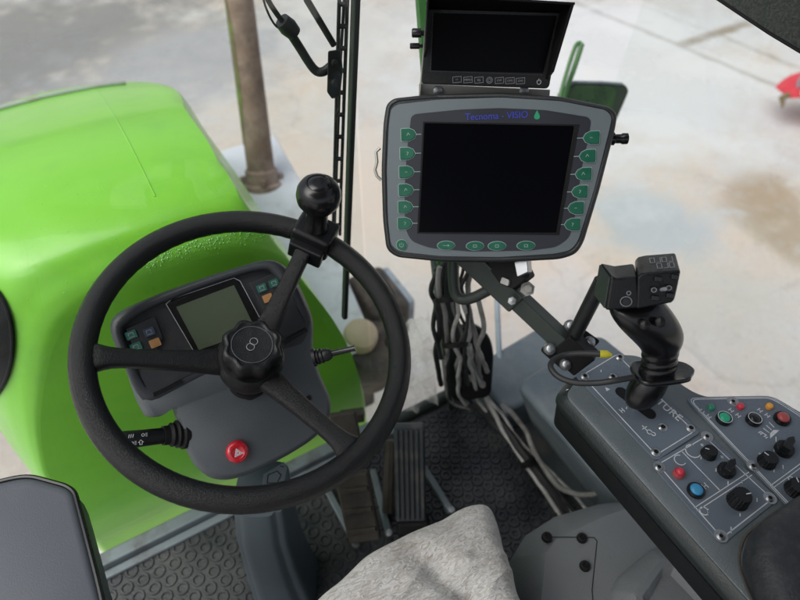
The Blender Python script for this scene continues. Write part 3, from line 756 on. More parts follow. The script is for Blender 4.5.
# ---------------------------------------------------------------- pedestal
T = thing('steering_column', 'blue grey fluted steering column housing standing on the mat', 'steering column', V((.021, .467, FZ)))
rings = []
for (px, py, z, w, d) in ((262, 488, -.86, .040, .045), (266, 520, -.93, .043, .046), (273, 545, -1.02, .047, .048), (279, 562, -1.10, .052, .052), (285, 576, -1.17, .056, .055), (287, 582, -1.205, .058, .058)):
    c = atz(px, py, CAMZ+z); rg = []
    for j in range(40):
        t = 2*math.pi*j/40; cx = math.copysign(abs(math.cos(t))**.55, math.cos(t)); sy = math.copysign(abs(math.sin(t))**.55, math.sin(t))
        fl = 1-.10*math.exp(-((math.degrees(t)-230)/9)**2)-.12*math.exp(-((math.degrees(t)-300)/10)**2)
        rg.append(c+CR*(w*cx*fl)+V((math.sin(yw), math.cos(yw), 0))*(d*sy*fl))
    rings.append(rg)
obj('housing', MB().loft(rings), 'column', T, angle=70)
rings = [[c_+ (p-c_)*1.0 for p in rings[-1]] for c_ in (V((0, 0, 0)),)]
# ---------------------------------------------------------------- instrument panel
DP = Plane(V((.06, .53, CAMZ-.70)), V((0, -.707, .707)), V((0, .7, .7)))
T = thing('instrument_panel', 'dark grey instrument panel with lcd and lamps behind the steering wheel', 'dashboard', DP.p(0, -.1, -.06))
outl = [(108, 325), (116, 311), (190, 281), (262, 258), (281, 258), (297, 272), (311, 302), (318, 322), (316, 345), (322, 372), (336, 402), (334, 424), (318, 442), (290, 460), (255, 477), (232, 485), (212, 484), (196, 472), (186, 455), (171, 408), (146, 425), (134, 402), (120, 360)]
rr = [.012, .012, .03, .02, .02, .02, .02, .02, .03, .03, .02, .02, .02, .03, .03, .02, .015, .02, .01, .008, .022, .012, .03]
p2 = rounded([DP.uv(x, y, 0) for x, y in outl], rr, 4)
mid = V((sum(a for a, c in p2)/len(p2), sum(c for a, c in p2)/len(p2)))
b = MB().loft([[DP.p(mid.x+(a-mid.x)*s, mid.y+(c-mid.y)*s, h) for a, c in p2] for s, h in ((.70, -.085), (.95, -.062), (1.0, -.038), (.995, -.024), (.95, -.008), (.925, -.002), (.90, 0))])
obj('housing', b, 'dash', T, angle=60)
# raised cowl round the cluster
out_u = [(110, 332), (116, 314), (150, 297), (190, 282), (230, 269), (264, 260), (280, 262), (293, 276), (305, 300), (313, 322), (306, 345), (290, 350), (250, 362), (212, 374), (180, 390), (150, 404), (135, 392), (122, 362)]
in_u = [(122, 333), (129, 322), (152, 308), (191, 292), (228, 279), (262, 270), (273, 273), (283, 285), (294, 305), (304, 324), (300, 330), (285, 341), (250, 352), (212, 365), (182, 379), (154, 393), (144, 384), (134, 362)]
Ro = smoothline([V(DP.uv(x, y, .012)) for x, y in out_u], 3, True); Ri = smoothline([V(DP.uv(x, y, .012)) for x, y in in_u], 3, True)
n = len(Ro); q = lambda R_, h, s=0: [DP.p(p.x, p.y, h) for p in R_]
Rm1 = [a*.75+c*.25 for a, c in zip(Ro, Ri)]; Rm2 = [a*.25+c*.75 for a, c in zip(Ro, Ri)]
def fade(P, hi, lo):   # cowl high at the top edge, dying out toward the lower edge
    ys = [p.y for p in P]; y0, y1 = min(ys), max(ys)
    return [DP.p(p.x, p.y, lo+(hi-lo)*min(1, max(0, (p.y-y0-.02)/(.05)))) for p in P]
b = MB().loft([q(Ro, -.02), fade(Ro, .004, -.002), fade(Rm1, .013, .0005), fade(Rm2, .0135, .0012), fade(Ri, .009, .0008), q(Ri, -.004)], cap=False)
M['cowl'] = pm('cowl_plastic', (.028, .032, .037), .45, var=.1, vscale=20, bump=.2, bscale=900)
obj('cowl', b, 'cowl', T, angle=75)
obj('cluster_face', MB().prism([DP.p(p.x, p.y, .0022) for p in Ri], [DP.p(p.x, p.y, -.01) for p in Ri]), 'dashdark', T)
# central display
FR = obj('display_frame', poly(DP, [(165, 304), (235, 277), (262, 322), (262, 335), (196, 357)], .002, .0075, .004), 'blkgloss', T, bevel=.0012)
obj('frame_edge', line(DP, [(196, 355), (166, 304), (172, 299), (234, 278), (240, 281), (262, 322)], .0009, .0077), 'keyline' if False else 'dimwhite', FR)
obj('display_screen', poly(DP, [(176, 307), (234, 285), (256, 330), (199, 350)], .0072, .0080, .001), 'lcd', FR)
obj('display_lower_bar', poly(DP, [(201, 354), (222, 346), (224, 350), (204, 358)], .0072, .0086), 'blkmatt', FR)
# lamp clusters
for nm, fr, lamps, lab in (
    ('lamp_cluster', [(126, 329), (155, 316), (163, 338), (152, 360), (135, 352)], [((131, 335), 'teal'), ((149, 332), 'slate'), ((136, 347), 'teal'), ((155, 343), 'orangedull')], 'left lamp cluster with an amber lens'),
    ('lamp_cluster', [(249, 283), (279, 271), (290, 291), (306, 327), (284, 338), (268, 318)], [((262, 288), 'teal'), ((274, 283), 'teal'), ((268, 298), 'orangedull')], 'right lamp cluster half hidden by the upper spoke')):
    LCm = obj(nm, poly(DP, fr, .002, .0065, .002), 'dashdark', T, bevel=.001, label=lab)
    for (c, mt) in lamps:
        u, v = DP.uv(c[0], c[1], .009); w = .0068
        obj('lamp_lens', poly2(DP, rounded([(u-w, v-w*.8), (u+w, v-w*.8), (u+w, v+w*.8), (u-w, v+w*.8)], .0015), .006, .0082), mt, LCm)
        bb = MB(); stroke(DP, [(u-.003, v-.001), (u-.003, v+.0025), (u+.003, v+.0025), (u+.003, v-.001)], .0007, .0083, mb=bb); stroke(DP, [(u-.004, v-.003), (u+.004, v-.003)], .0007, .0083, mb=bb)
        obj('symbol', bb, 'dimwhite' if mt != 'orangedull' else 'orangedull', LCm)
# slots by the cluster
obj('slot_trim', poly(DP, [(283, 341), (306, 328), (308, 331), (285, 345)], .001, .0035), 'blkgloss', T)
obj('slot_trim', poly(DP, [(153, 393), (181, 380), (183, 383), (154, 397)], .001, .0035), 'blkgloss', T)
obj('slot_trim', poly(DP, [(300, 402), (310, 395), (312, 399), (302, 407)], -.001, .0025), 'blkgloss', T)
# hazard button
u, v = DP.uv(237.5, 452, .006)
hz = MB().lathe(DP.p(u, v, 0), DP.n, [(0, -.002), (.0152, -.002), (.0157, .003), (.0150, .0070), (.0128, .0095), (.0092, .0100), (.0085, .0092), (.0, .0092)], 40)
HZ = obj('hazard_button', hz, 'red', T, angle=50)
bb = MB()
for s in (.0062, .0030):
    stroke(DP, [(u+s*math.cos(rad(90+120*k)), v-.0008+s*math.sin(rad(90+120*k))) for k in range(3)], .0009, .0094, True, bb)
obj('warning_triangle', bb, 'white', HZ)
# label under the lower lip
LP = Plane(DP.p(.02, -.135, -.03), V((0, -.87, .5)))
LB = obj('pictogram_plate', poly(LP, [(262, 486), (264, 474), (284, 462), (287, 468), (283, 486)], 0, .001), 'column', T)
bb = MB(); line(LP, [(267, 483), (268, 475), (277, 471), (281, 475), (277, 483)], .0012, .0012, True, bb); line(LP, [(280, 466), (284, 467)], .001, .0012, mb=bb)
obj('pictogram', bb, 'blkmatt', LB)
bb = MB()


# ---------------------------------------------------------------- stalks
def shaft(p0, p1, prof, n=20):
    ax = (p1-p0); return MB().lathe(p0, ax.normalized(), [(r, t*ax.length) for r, t in prof], n)
p0, p1 = at(186, 433, .832), at(118, 441, .775)
T = thing('indicator_stalk', 'black turn signal stalk with white symbols left of the panel', 'stalk', p0)
obj('boot', shaft(p0, p0.lerp(p1, .36), [(0, 0), (.021, 0), (.0215, .2), (.0172, .28), (.0190, .42), (.0150, .5), (.0165, .64), (.0130, .75), (.0130, 1), (0, 1)], 24), 'blkmatt', T)
obj('lever', shaft(p0.lerp(p1, .30), p1, [(0, 0), (.0108, 0), (.0112, .5), (.0122, .95), (.010, 1), (0, 1)], 24), 'blk', T)
axs = (p1-p0).normalized(); tocam = (CAM-p1); nn = (tocam-axs*tocam.dot(axs)).normalized()
SP = Plane(p0.lerp(p1, .70)+nn*.0124, nn, axs.cross(nn))
SP.u = -axs; SP.v = nn.cross(SP.u)
bb = MB()
for (a, c, kind) in ((-.014, .004, 0), (.001, .004, 1), (-.002, -.005, 2), (-.013, -.005, 1)):
    if kind == 0:
        for q in range(3): stroke(SP, [(a-.003+q*.0025, c-.002), (a-.002+q*.0025, c+.0025)], .0007, 0, mb=bb)
    elif kind == 1:
        stroke(SP, disc2((a, c), .0018, n=10), .0006, 0, True, bb)
        for q in range(3): stroke(SP, [(a+.003, c-.0018+q*.0018), (a+.0055, c-.0018+q*.0018)], .0006, 0, mb=bb)
    else: stroke(SP, [(a-.003, c), (a, c+.003), (a+.003, c), (a+.0015, c), (a+.0015, c-.003), (a-.0015, c-.003), (a-.0015, c)], .0006, 0, True, bb)
obj('lever_symbols', bb, 'white', T)
p0, p1 = at(313, 358, .80), at(355, 348, .80)
T = thing('ignition_stalk', 'short black lever with threaded collar right of the panel', 'stalk', p0)
obj('collar', shaft(p0, p0.lerp(p1, .45), [(0, 0), (.012, 0), (.012, .15), (.0095, .18), (.011, .3), (.009, .36), (.0105, .5), (.0085, .56), (.009, .75), (.006, 1), (0, 1)], 20), 'blk', T)
obj('lever', MB().tube([p0.lerp(p1, .4), p0.lerp(p1, .96), p1], [.0042, .0038, .0048], 10), 'blkgloss', T)

# ---------------------------------------------------------------- pedals
def pedal(name, lab, b0, b1, w, th, mat, ribs, group='foot pedals on the cab floor'):
    T = thing(name, lab, 'pedal', V((b0.x, b0.y, FZ))); T['group'] = group
    ax = (b1-b0).normalized(); sd = (CR-ax*CR.dot(ax)).normalized(); nn = sd.cross(ax).normalized()
    if nn.z < 0: nn = -nn
    obj('pad', MB().box((b0+b1)/2, w, th, (b1-b0).length, (sd, nn, ax)), mat, T, bevel=.006)
    r = MB()
    if ribs == 'long':
        for k in range(6): r.box((b0+b1)/2+nn*(th/2+.002)+sd*(w*(-.40+.16*k)), w*.085, .006, (b1-b0).length*.90, (sd, nn, ax))
    else:
        L_ = (b1-b0).length
        for k in range(ribs): r.box(b0+ax*(L_*(k+.7)/(ribs+.4))+nn*(th/2+.002), w*.84, .006, .010, (sd, nn, ax))
    obj('ribs', r, mat, T, bevel=.0015)
    return T, ax, sd, nn
T, ax, sd, nn = pedal('accelerator_pedal', 'black ribbed accelerator pedal on the floor, rightmost pedal', at(411, 521, 1.18), at(409, 423, 1.155), .060, .018, 'pedal', 'long')
obj('pedal_heel', MB().box(at(413, 524, 1.19), .064, .05, .03, (sd, nn, ax)), 'blkmatt', T, bevel=.008)
obj('side_arm', MB().tube([at(388, 512, 1.22), at(390, 440, 1.22)], .012, 8), 'brown', T)
T, ax, sd, nn = pedal('brake_pedal', 'muddy brown brake pedal left of the accelerator', at(365, 540, 1.17), at(351, 472, 1.12), .064, .018, 'brown', 3)
obj('pedal_arm', MB().box(at(348, 440, 1.17), .052, .012, .125, (sd, nn, ax)), 'brown', T, bevel=.005)
b = MB().box(at(352, 416, 1.22), .05, .03, .02, (sd, nn, ax)); obj('arm_bracket', b, 'brown', T, bevel=.003)
def rail(x0, y0, x1, y1, lab):
    p, q = atz(x0, y0, FZ+.02), atz(x1, y1, FZ+.02); ax = (q-p).normalized()
    T = thing('floor_rail', lab, 'rail', (p+q)/2-V((0, 0, .012))); T['group'] = 'metal rails screwed to the cab floor'
    obj('bar', MB().box((p+q)/2, .014, (q-p).length, .016, (ax.cross(V((0, 0, 1))), ax, V((0, 0, 1)))), 'strip', T, bevel=.003)
    obj('bolt', MB().lathe(q+V((0, 0, .007)), V((0, 0, 1)), [(0, 0), (.008, 0), (.007, .006), (0, .007)], 12), 'steel', T)
rail(322, 480, 357, 546, 'pale metal floor rail left of the brake pedal')
rail(373, 470, 389, 535, 'pale metal floor rail between the brake and accelerator pedals')
rail(424, 468, 451, 512, 'pale metal floor rail right of the accelerator pedal')

# ---------------------------------------------------------------- seat with sheepskin
T = thing('driver_seat', 'driver seat front covered with a worn grey sheepskin', 'seat', V((.12, .1, FZ)))
zs = CAMZ-.82
A, B, Cq, D = atz(296, 600, zs), atz(497, 486, zs), atz(550, 660, zs), atz(330, 760, zs)
nx = ny = 110; vs = []
for j in range(ny):
    for i in range(nx):
        u, v = i/(nx-1), j/(ny-1)
        ue = u; ve = v
        p = (A*(1-ue)+B*ue)*(1-ve)+(D*(1-ue)+Cq*ue)*ve
        e_ = min(u, 1-u, v)*1.0
        bow = V((0, 0, 0))
        out = (A-D).normalized()*(.022*math.sin(math.pi*u)**.8*(1-v)**2)
        dz = -.075*math.exp(-(v/.04)**1.2) -.075*math.exp(-((1-u)/.04)**1.2) - .05*math.exp(-(u/.06)**1.2)
        nz = mnoise.noise(p*8)*.009 + mnoise.noise(p*22)*.0018
        nz += .0085*(1-abs(mnoise.noise(V((p.x*9+p.y*5, p.y*24-p.x*8, 3)))*2.2))**2*max(0, min(1, (v-.12)*4))
        fold = -.022*math.exp(-(((u-.62)-(v-.35)*.5)/.07)**2)*(v > .1)*min(1, (v-.1)*4)
        jit = V((mnoise.noise(p*18), mnoise.noise(p*18+V((5, 5, 5))), 0))*.005
        vs.append(p+out+jit+V((0, 0, dz+nz+fold)))
b = MB().add(vs, [(j*nx+i, j*nx+i+1, (j+1)*nx+i+1, (j+1)*nx+i) for j in range(ny-1) for i in range(nx-1)])
SK = obj('sheepskin', b, 'fleece', T)
sb = [A, B, Cq, D]; cen = (A+B+Cq+D)/4
b = MB().prism([cen+(p-cen)*.90+V((0, 0, -.05)) for p in sb], [cen+(p-cen)*.86+V((0, 0, -.16)) for p in sb]); obj('cushion', b, 'blkmatt', T, bevel=.02)
b = MB().box(V((cen.x, cen.y-.12, FZ+.11)), .22, .18, .22); obj('seat_base', b, 'blkmatt', T, bevel=.02)

# ---------------------------------------------------------------- grey pad left
zp = CAMZ-.72
T = thing('padded_armrest', 'grey vinyl padded rest with black piping at lower left', 'pad', atz(40, 560, zp)-V((0, 0, .08)))
PP = Plane(V((0, 0, zp)), V((0, 0, 1)), V((0, 1, 0)))
op = [(-60, 500), (0, 481), (28, 475.5), (66, 486), (74, 492), (84, 530), (100, 592), (112, 650), (-60, 680)]
p2 = rounded([PP.uv(x, y, 0) for x, y in op], [.02, .02, .02, .014, .012, .03, .03, .02, .02], 5)
mid = V((sum(a for a, c in p2)/len(p2), sum(c for a, c in p2)/len(p2)))
def off(s): # inset outline by s metres
    r = []
    for a, c in p2:
        d = V((a, c))-mid; r.append(mid+d*(1-s/max(d.length, .10)))
    return r
b = MB().loft([[PP.p(p.x, p.y, h) for p in off(s)] for s, h in ((.004, -.05), (.0, -.035), (.0, -.008), (.002, -.002), (.006, .002), (.012, .0035), (.02, .0045))])
obj('cushion', b, 'vinyl', T, angle=80)
obj('piping', MB().tube([PP.p(p.x, p.y, -.0015) for p in off(-.0008)], .0033, 8, closed=True), 'blkgloss', T)
obj('base_board', MB().prism([PP.p(p.x, p.y, -.050) for p in off(.012)], [PP.p(p.x, p.y, -.075) for p in off(.015)]), 'blkmatt', T)

M['armrest'] = pm('worn_black_pad', (.020, .022, .026), .5, var=.3, vscale=60, bump=.5, bscale=420, dirt=(.045, .047, .05), dscale=70, dlo=.45, dhi=.7)
# ================================================================ control console
zc = CAMZ-.67
KP = Plane(V((.5, .1, zc)), V((0, 0, 1)), V((0, 1, 0)))
T = thing('control_console', 'grey control console with joystick plate, switch plates and knobs', 'control console', V((.52, .0, zc-.12)))
co = [(556, 392), (568, 376), (614, 349), (632, 350), (690, 390), (775, 392), (835, 425), (960, 520), (960, 760), (880, 760)]
p2 = rounded([KP.uv(x, y, 0) for x, y in co], [.012, .012, .01, .012, .02, .02, .03, .03, .01, .01], 4)
mid = V((.1, -.1))
def ins(s): return [mid+(V(p)-mid)*(1-s/(V(p)-mid).length) for p in p2]
SH = obj('top_shell', MB().loft([[KP.p(p.x, p.y, h) for p in ins(s)] for s, h in ((.020, -.012), (.0132, -.004), (.0125, -.0012), (.0140, 0))]), 'console', T, angle=50)
M['consoleband'] = pm('console_edge_band', (.016, .023, .023), .4, var=.12, vscale=12, bump=.25, bscale=500)
obj('edge_band', MB().loft([[KP.p(p.x, p.y, h) for p in ins(s)] for s, h in ((.004, -.030), (.0, -.022), (.0, -.016), (.001, -.0135), (.0118, -.0025), (.0126, -.0022), (.016, -.003))]), 'consoleband', T, angle=50)
obj('side_body', MB().loft([[KP.p(p.x, p.y, h) for p in ins(s)] for s, h in ((.014, -.074), (.007, -.070), (.003, -.031))]), 'consoleside', T, angle=50)
for (x, y) in ((568.5, 392), (649, 483), (748, 595)):
    b = MB().lathe(KP.hit(x, y, -.0075), V((-.7, -.05, .72)), [(0, 0), (.0042, 0), (.0036, .0022), (0, .0026)], 12)
    obj('side_screw', b, 'steel', T)

HP = .0022
def screwset(px, parent, r=.0060):
    for (x, y) in px:
        u, v = KP.uv(x, y, HP+.001)
        s = obj('screw', MB().lathe(KP.p(u, v, HP), KP.n, [(0, -.001), (r, -.001), (r, .0006), (r*.7, .0022), (r*.50, .0024), (r*.46, .0008), (0, .0008)], 18), 'steel', parent)
        obj('screw_socket', MB().lathe(KP.p(u, v, HP+.0006), KP.n, [(0, 0), (r*.42, 0), (r*.42, .0012), (0, .0012)], 6), 'blkmatt', parent)
def tabs(px, parent):
    for (x, y) in px:
        u, v = KP.uv(x, y, HP); obj('screw_tab', poly2(KP, disc2((u, v), .0075), HP-.0004, HP+.0004), 'steel', parent)
def outline(px, r, w, parent, inset=0):
    p = [V(q) for q in rounded([KP.uv(x, y, HP) for x, y in px], r, 4)]
    obj('border_line', stroke(KP, p, w, HP, True), 'white', parent)
# plate 1 - joystick plate
P1 = obj('joystick_plate', poly(KP, [(575, 375), (618, 349.5), (701, 432), (656, 461)], 0, HP, .006), 'plate', T, bevel=.0005)
outline([(582, 375.5), (617, 354.5), (694, 431.5), (656, 455)], .005, .0011, P1)
screwset([(585, 376), (620, 357), (691, 428), (656, 452), (613, 376.5), (663, 427)], P1)
slot = []
a = V(KP.uv(621, 392, HP)); c = V(KP.uv(650, 414, HP)); d = (c-a).normalized(); s_ = V((-d.y, d.x)); w = .0075
slot = [a+s_*w*math.sin(t)*-1-d*w*math.cos(t) for t in [math.pi*(k/8-.5) for k in range(9)]]+[c+s_*w*math.sin(t)+d*w*math.cos(t) for t in [math.pi*(k/8-.5) for k in range(9)]]
obj('slot', MB().prism([KP.p(p.x, p.y, HP+.0006) for p in slot], [KP.p(p.x, p.y, HP-.0005) for p in slot]), 'blkmatt', P1)
u, v = KP.uv(669, 410, HP)
text('lettering', 'TURE', .0150, 'white', KP.mat(u, v, HP+.0003, rad(-84)), P1)
def glyphs(parent, items, mat='white'):
    b = MB(); h = HP
    for (x, y, k, s) in items:
        u, v = KP.uv(x, y, h)
        if k == 'tri': q = poly2(KP, [(u-.004*s, v-.003*s), (u+.004*s, v-.003*s), (u, v+.004*s)], h, h+.0003); b.add(q.v, q.f)
        if k == 'H':
            for o_ in (-.0025, .0025): stroke(KP, [(u+o_*s, v-.004*s), (u+o_*s, v+.004*s)], .0009, h, mb=b)
            stroke(KP, [(u-.0025*s, v), (u+.0025*s, v)], .0009, h, mb=b)
        if k == 'HH':
            for (ox, oy) in ((-.0010*s, .0058*s), (.0010*s, -.0058*s)):
                for o_ in (-.0024, .0024):
                    stroke(KP, [(u+ox-.0036*s, v+oy+o_*s), (u+ox+.0036*s, v+oy+o_*s)], .0010, h, mb=b)
                stroke(KP, [(u+ox, v+oy-.0024*s), (u+ox, v+oy+.0024*s)], .0008, h, mb=b)
        if k == 'plus':
            stroke(KP, [(u-.004*s, v), (u+.004*s, v)], .0011, h, mb=b); stroke(KP, [(u, v-.004*s), (u, v+.004*s)], .0011, h, mb=b)
        if k == 'o': stroke(KP, disc2((u, v), .0034*s, n=14), .0009, h, True, b)
        if k == 'arc': stroke(KP, [(u+.0075*s*math.cos(t), v+.0075*s*math.sin(t)) for t in [rad(40+28*i) for i in range(10)]], .0011, h, mb=b)
        if k == 'fan':
            for i in range(4): stroke(KP, [(u-.010+.006*i, v+.001*i), (u-.012+.007*i, v+.008+.001*i)], .0010, h, mb=b)
            q = poly2(KP, [(u-.010, v-.005), (u+.010, v-.003), (u+.004, v+.001), (u-.004, v)], h, h+.0003); b.add(q.v, q.f)
        if k == 'tick': stroke(KP, [(u-.0015*s, v-.0012*s), (u+.0015*s, v+.0012*s)], .0010, h, mb=b)
    return obj('symbols', b, mat, parent)
glyphs(P1, [(607, 389, 'tri', .8), (622, 410.5, 'H', .8), (626.5, 408, 'tick', 1), (644.5, 428, 'plus', 1), (649.5, 432, 'o', .9), (653.5, 434, 'o', .7), (601, 371, 'tick', 1)])
# plate 2
P2 = obj('switch_plate', poly(KP, [(650.5, 464), (706, 432.5), (779, 499), (722, 545)], 0, HP, .007), 'plate', T, bevel=.0005, label='left switch plate with red and blue buttons')
outline([(658, 464.5), (705, 437), (772, 499), (722, 538)], .006, .0011, P2)
b = line(KP, [(682, 451.5), (719.5, 490)], .0009, HP); line(KP, [(694, 508), (749, 472)], .0009, HP, mb=b); line(KP, [(697, 511), (752, 475)], .0009, HP, mb=b)
obj('divider_line', b, 'white', P2)
tabs([(659, 467), (707, 436.5), (721, 536), (770, 498)], P2)
screwset([(659, 467), (707, 436.5), (721, 536), (770, 498)], P2, .0050)
glyphs(P2, [(680, 460, 'arc', .9), (693, 451, 'arc', 1.2), (705, 486, 'H', .9), (702, 445, 'plus', .5), (701, 458, 'tick', 1), (722, 457, 'plus', .5), (719, 466, 'tick', 1.4), (716, 470, 'tick', 1.2), (704, 511, 'o', 1.4), (708, 512, 'tick', 2), (728, 483, 'tick', 1.4), (736, 489, 'tick', 0.6), (757, 500, 'tick', 1.4), (731, 530, 'tick', 2), (740, 515, 'tick', 1), (742, 482, 'tick', 1)])
def button(parent, x, y, r_, mat, h=.006, ring='blk', name='push_button', lab=None):
    # x, y measured at the cap's top
    r = r_*.84; u, v = KP.uv(x, y, HP+h)
    o = obj(name, MB().lathe(KP.p(u, v, HP), KP.n, [(0, -.001), (r*.82, -.001), (r*.84, h*.75), (r*.72, h*1.0), (r*.4, h*1.12), (0, h*1.15)], 24), mat, parent, angle=50, label=lab)
    if ring: 
        obj('button_collar', MB().lathe(KP.p(u, v, HP), KP.n, [(r*.86, -.001), (r*1.12, -.001), (r*1.15, h*.45), (r*1.02, h*.72), (r*.86, h*.66)], 24), ring, parent)
    return o
def knob(parent, x, y, r, h, kind='round', rot=0, name='rotary_knob', lab=None):
    r *= .88; u, v = KP.uv(x, y, HP+h); c = KP.p(u, v, HP)
    wob = (lambda f, hh: 1+.03*math.cos(f*2*math.pi*20)) 
    if kind == 'round':
        o = obj(name, MB().lathe(c, KP.n, [(0, -.001), (r*1.08, -.001), (r*1.08, h*.15), (r, h*.22), (r*.94, h*.88), (r*.86, h), (0, h)], 80, wob), 'blk', parent, label=lab)
        obj('pointer_mark', stroke(KP, [(u+r*.3*math.cos(rot), v+r*.3*math.sin(rot)), (u+r*.85*math.cos(rot), v+r*.85*math.sin(rot))], .0011, HP+h), 'white', parent)
    else:
        b = MB().lathe(c, KP.n, [(0, -.001), (r, -.001), (r, h*.35), (r*.92, h*.45), (0, h*.45)], 32)
        e = V((math.cos(rot), math.sin(rot))); s2 = V((-e.y, e.x))
        pr = [e*(r*1.45), e*(r*.80)+s2*(r*.45), e*(-r*.95)+s2*(r*.50), e*(-r*.95)-s2*(r*.50), e*(r*.80)-s2*(r*.45)]
        b.prism([KP.p(u+p.x*.85, v+p.y*.85, HP+h) for p in pr], [KP.p(u+p.x, v+p.y, HP+h*.40) for p in pr])
        o = obj(name, b, 'blk', parent, bevel=.0008, label=lab)
    return o
button(P2, 681, 470.5, .0070, 'redbtn', .010, 'reddull', lab='small red push button')
button(P2, 697.5, 488.5, .0105, 'blue', .007, 'blkgloss', lab='blue push button in black collar')
knob(P2, 711.5, 450, .0098, .011, rot=rad(130), lab='small round black knob')
knob(P2, 731, 465, .0115, .016, 'pointer', rot=rad(15), lab='black pointer knob with wing grip')
knob(P2, 743.5, 494.5, .0125, .018, rot=rad(-20), lab='tall ribbed black knob')
# plate 3
p3 = [(684, 397), (772, 395.5), (800, 412), (850, 450), (930, 530), (880, 600), (800, 520)]
P3 = obj('switch_plate', poly(KP, p3, 0, HP, .012), 'plate', T, bevel=.0005, label='right switch plate with green and red buttons')
outline([(690, 399.5), (771, 398), (799, 415.5), (848, 455), (925, 531), (880, 592), (801, 516)], .010, .0010, P3)
outline([(687.5, 398.3), (771.5, 396.8), (799.5, 413.7), (849, 453), (927.5, 530.5), (880, 596), (800.5, 518)], .011, .0007, P3)
b = line(KP, [(770, 486), (800, 464), (830, 442)], .0009, HP); line(KP, [(773, 488), (803, 466)], .0007, HP, mb=b); obj('divider_line', b, 'white', P3)
tabs([(733, 401.5), (753, 466)], P3)
screwset([(733, 401.5), (753, 466)], P3, .0050)
button(P3, 712, 406, .0062, 'greenlamp', .006, None, 'indicator_lamp')
button(P3, 741.5, 405, .0062, 'redbtn', .006, None, 'indicator_lamp')
button(P3, 770.5, 405, .0060, 'orange', .006, None, 'indicator_lamp')
button(P3, 725.5, 416.5, .0100, 'greenbtn', .008, 'blkgloss', lab='green push button')
button(P3, 755.5, 417.5, .0100, 'blkgloss', .008, 'blkgloss', lab='black push button')
button(P3, 784.5, 416, .0105, 'reddull', .009, 'blkgloss', lab='large dull red push button')
b = MB()
for (x, y, r) in ((755.5, 417.5, .0080), (725.5, 416.5, .0086)):
    u, v = KP.uv(x, y, HP+.0075); stroke(KP, disc2((u, v), r), .0007, HP+.0066, True, b)
obj('collar_ring', b, 'white', P3)
knob(P3, 771, 457, .0112, .013, rot=rad(100), lab='round black knob')
knob(P3, 790, 443, .0125, .018, 'pointer', rot=rad(15), lab='black pointer knob with wing grip')
knob(P3, 800, 485, .0125, .013, rot=rad(60))
knob(P3, 840, 470, .0125, .013, rot=rad(60))
glyphs(P3, [(705, 414, 'HH', .85), (734.5, 413, 'HH', .85), (763.5, 413, 'HH', .85), (772, 432, 'fan', 1), (763, 435, 'HH', .6), (776, 439.5, 'tick', 2), (774, 450, 'tick', 1.3), (760, 454, 'plus', .4), (761, 462, 'tick', 1), (783, 467, 'tick', 1.4), (774, 471, 'tick', 1), (791, 479, 'o', .9)])

# ---------------------------------------------------------------- joystick
jy = rad(24); JR = V((math.cos(jy), -math.sin(jy), 0)); JF = V((math.sin(jy), math.cos(jy), 0))
hc = V((.487, .262, CAMZ-.505))
T = thing('joystick', 'chunky black multi button joystick grip rising from the console', 'joystick', atz(636, 404, zc))
dj = lambda y: .765-(405-y)/150*.085   # distance from camera along the stick
def jp(x, y, k=0): return at(x, y, dj(y)+k)
obj('shaft', MB().tube([atz(636, 406, zc), jp(640, 398), jp(646, 385)], .006, 12), 'steel', T)
rings = []; ax = (jp(655, 300)-jp(652, 400)).normalized(); a1 = (JR-ax*JR.dot(ax)).normalized(); a2 = ax.cross(a1)
prof = [(640, 406, 10), (641, 402, 16), (645, 392, 20), (650, 380, 19.5), (656, 372, 17.5), (658.5, 367, 19), (659, 364, 17), (659.3, 361, 18.8), (659.7, 358, 16.8), (660, 354, 19), (660.5, 351, 17.6), (661, 345, 21), (657, 335, 26.5), (649, 324, 29.5), (641, 313, 30), (636, 305, 28), (635, 297, 24)]
for (x, y, r) in prof:
    c = jp(x, y); rr = r/600*dj(y); tilt = max(0, (338-y)/40)
    b2_ = (a2*math.cos(.5*tilt)+ax*math.sin(.3*tilt))
    rings.append([c+a1*(rr*math.cos(t))+b2_*(rr*.82*math.sin(t)) for t in [2*math.pi*k/24 for k in range(24)]])
obj('grip', MB().loft(rings), 'blkgloss', T, subsurf=2)
fc = jp(659, 371); fn = (ax*.94+CR*.10).normalized()
FP = Plane(fc, fn, JF)
fl = [(-.030, -.024), (.02, -.026), (.034, -.016), (.044, -.002), (.036, .016), (.0, .024), (-.028, .020)]
q = smoothline([V(p) for p in fl], 5, True)
obj('palm_rest', MB().loft([[FP.p(p.x*s, p.y*s, h) for p in q] for s, h in ((.93, -.005), (1, -.003), (1, .0005), (.95, .002), (.80, .0005))]), 'blkgloss', T, angle=60)
# head
HPn = ((CAM-at(645, 290, .672)).normalized()*.9-JF*.35+CR*.12).normalized()
HD = Plane(at(645, 290, .672), HPn)
bk = ((at(645, 290, .672)-CAM).normalized()*.93+CU*.42-CR*.06).normalized()
def hd(x, y, k): return HD.hit(x, y)+bk*k
low = [(606, 311), (611.5, 276), (617, 279), (637, 276.5), (640, 308.5)]
hgh = [(636, 309.5), (637, 277), (641, 274), (648, 272.5), (681, 270), (678, 285), (674.5, 300.5), (671, 303)]
b = MB()
b.prism([HD.hit(*p) for p in low], [hd(p[0], p[1], .040)-CR*(.013 if p[0] < 615 else .002) for p in low])
HDo = obj('head', b, 'blk', T, bevel=.0028)
b = MB().prism([HD.hit(x, y)-bk*.0015 for x, y in hgh], [HD.hit(x, y)+bk*.054 for x, y in hgh])
obj('head_block', b, 'blk', T, bevel=.0032)
gp = [(606.5, 310), (611.5, 277)]
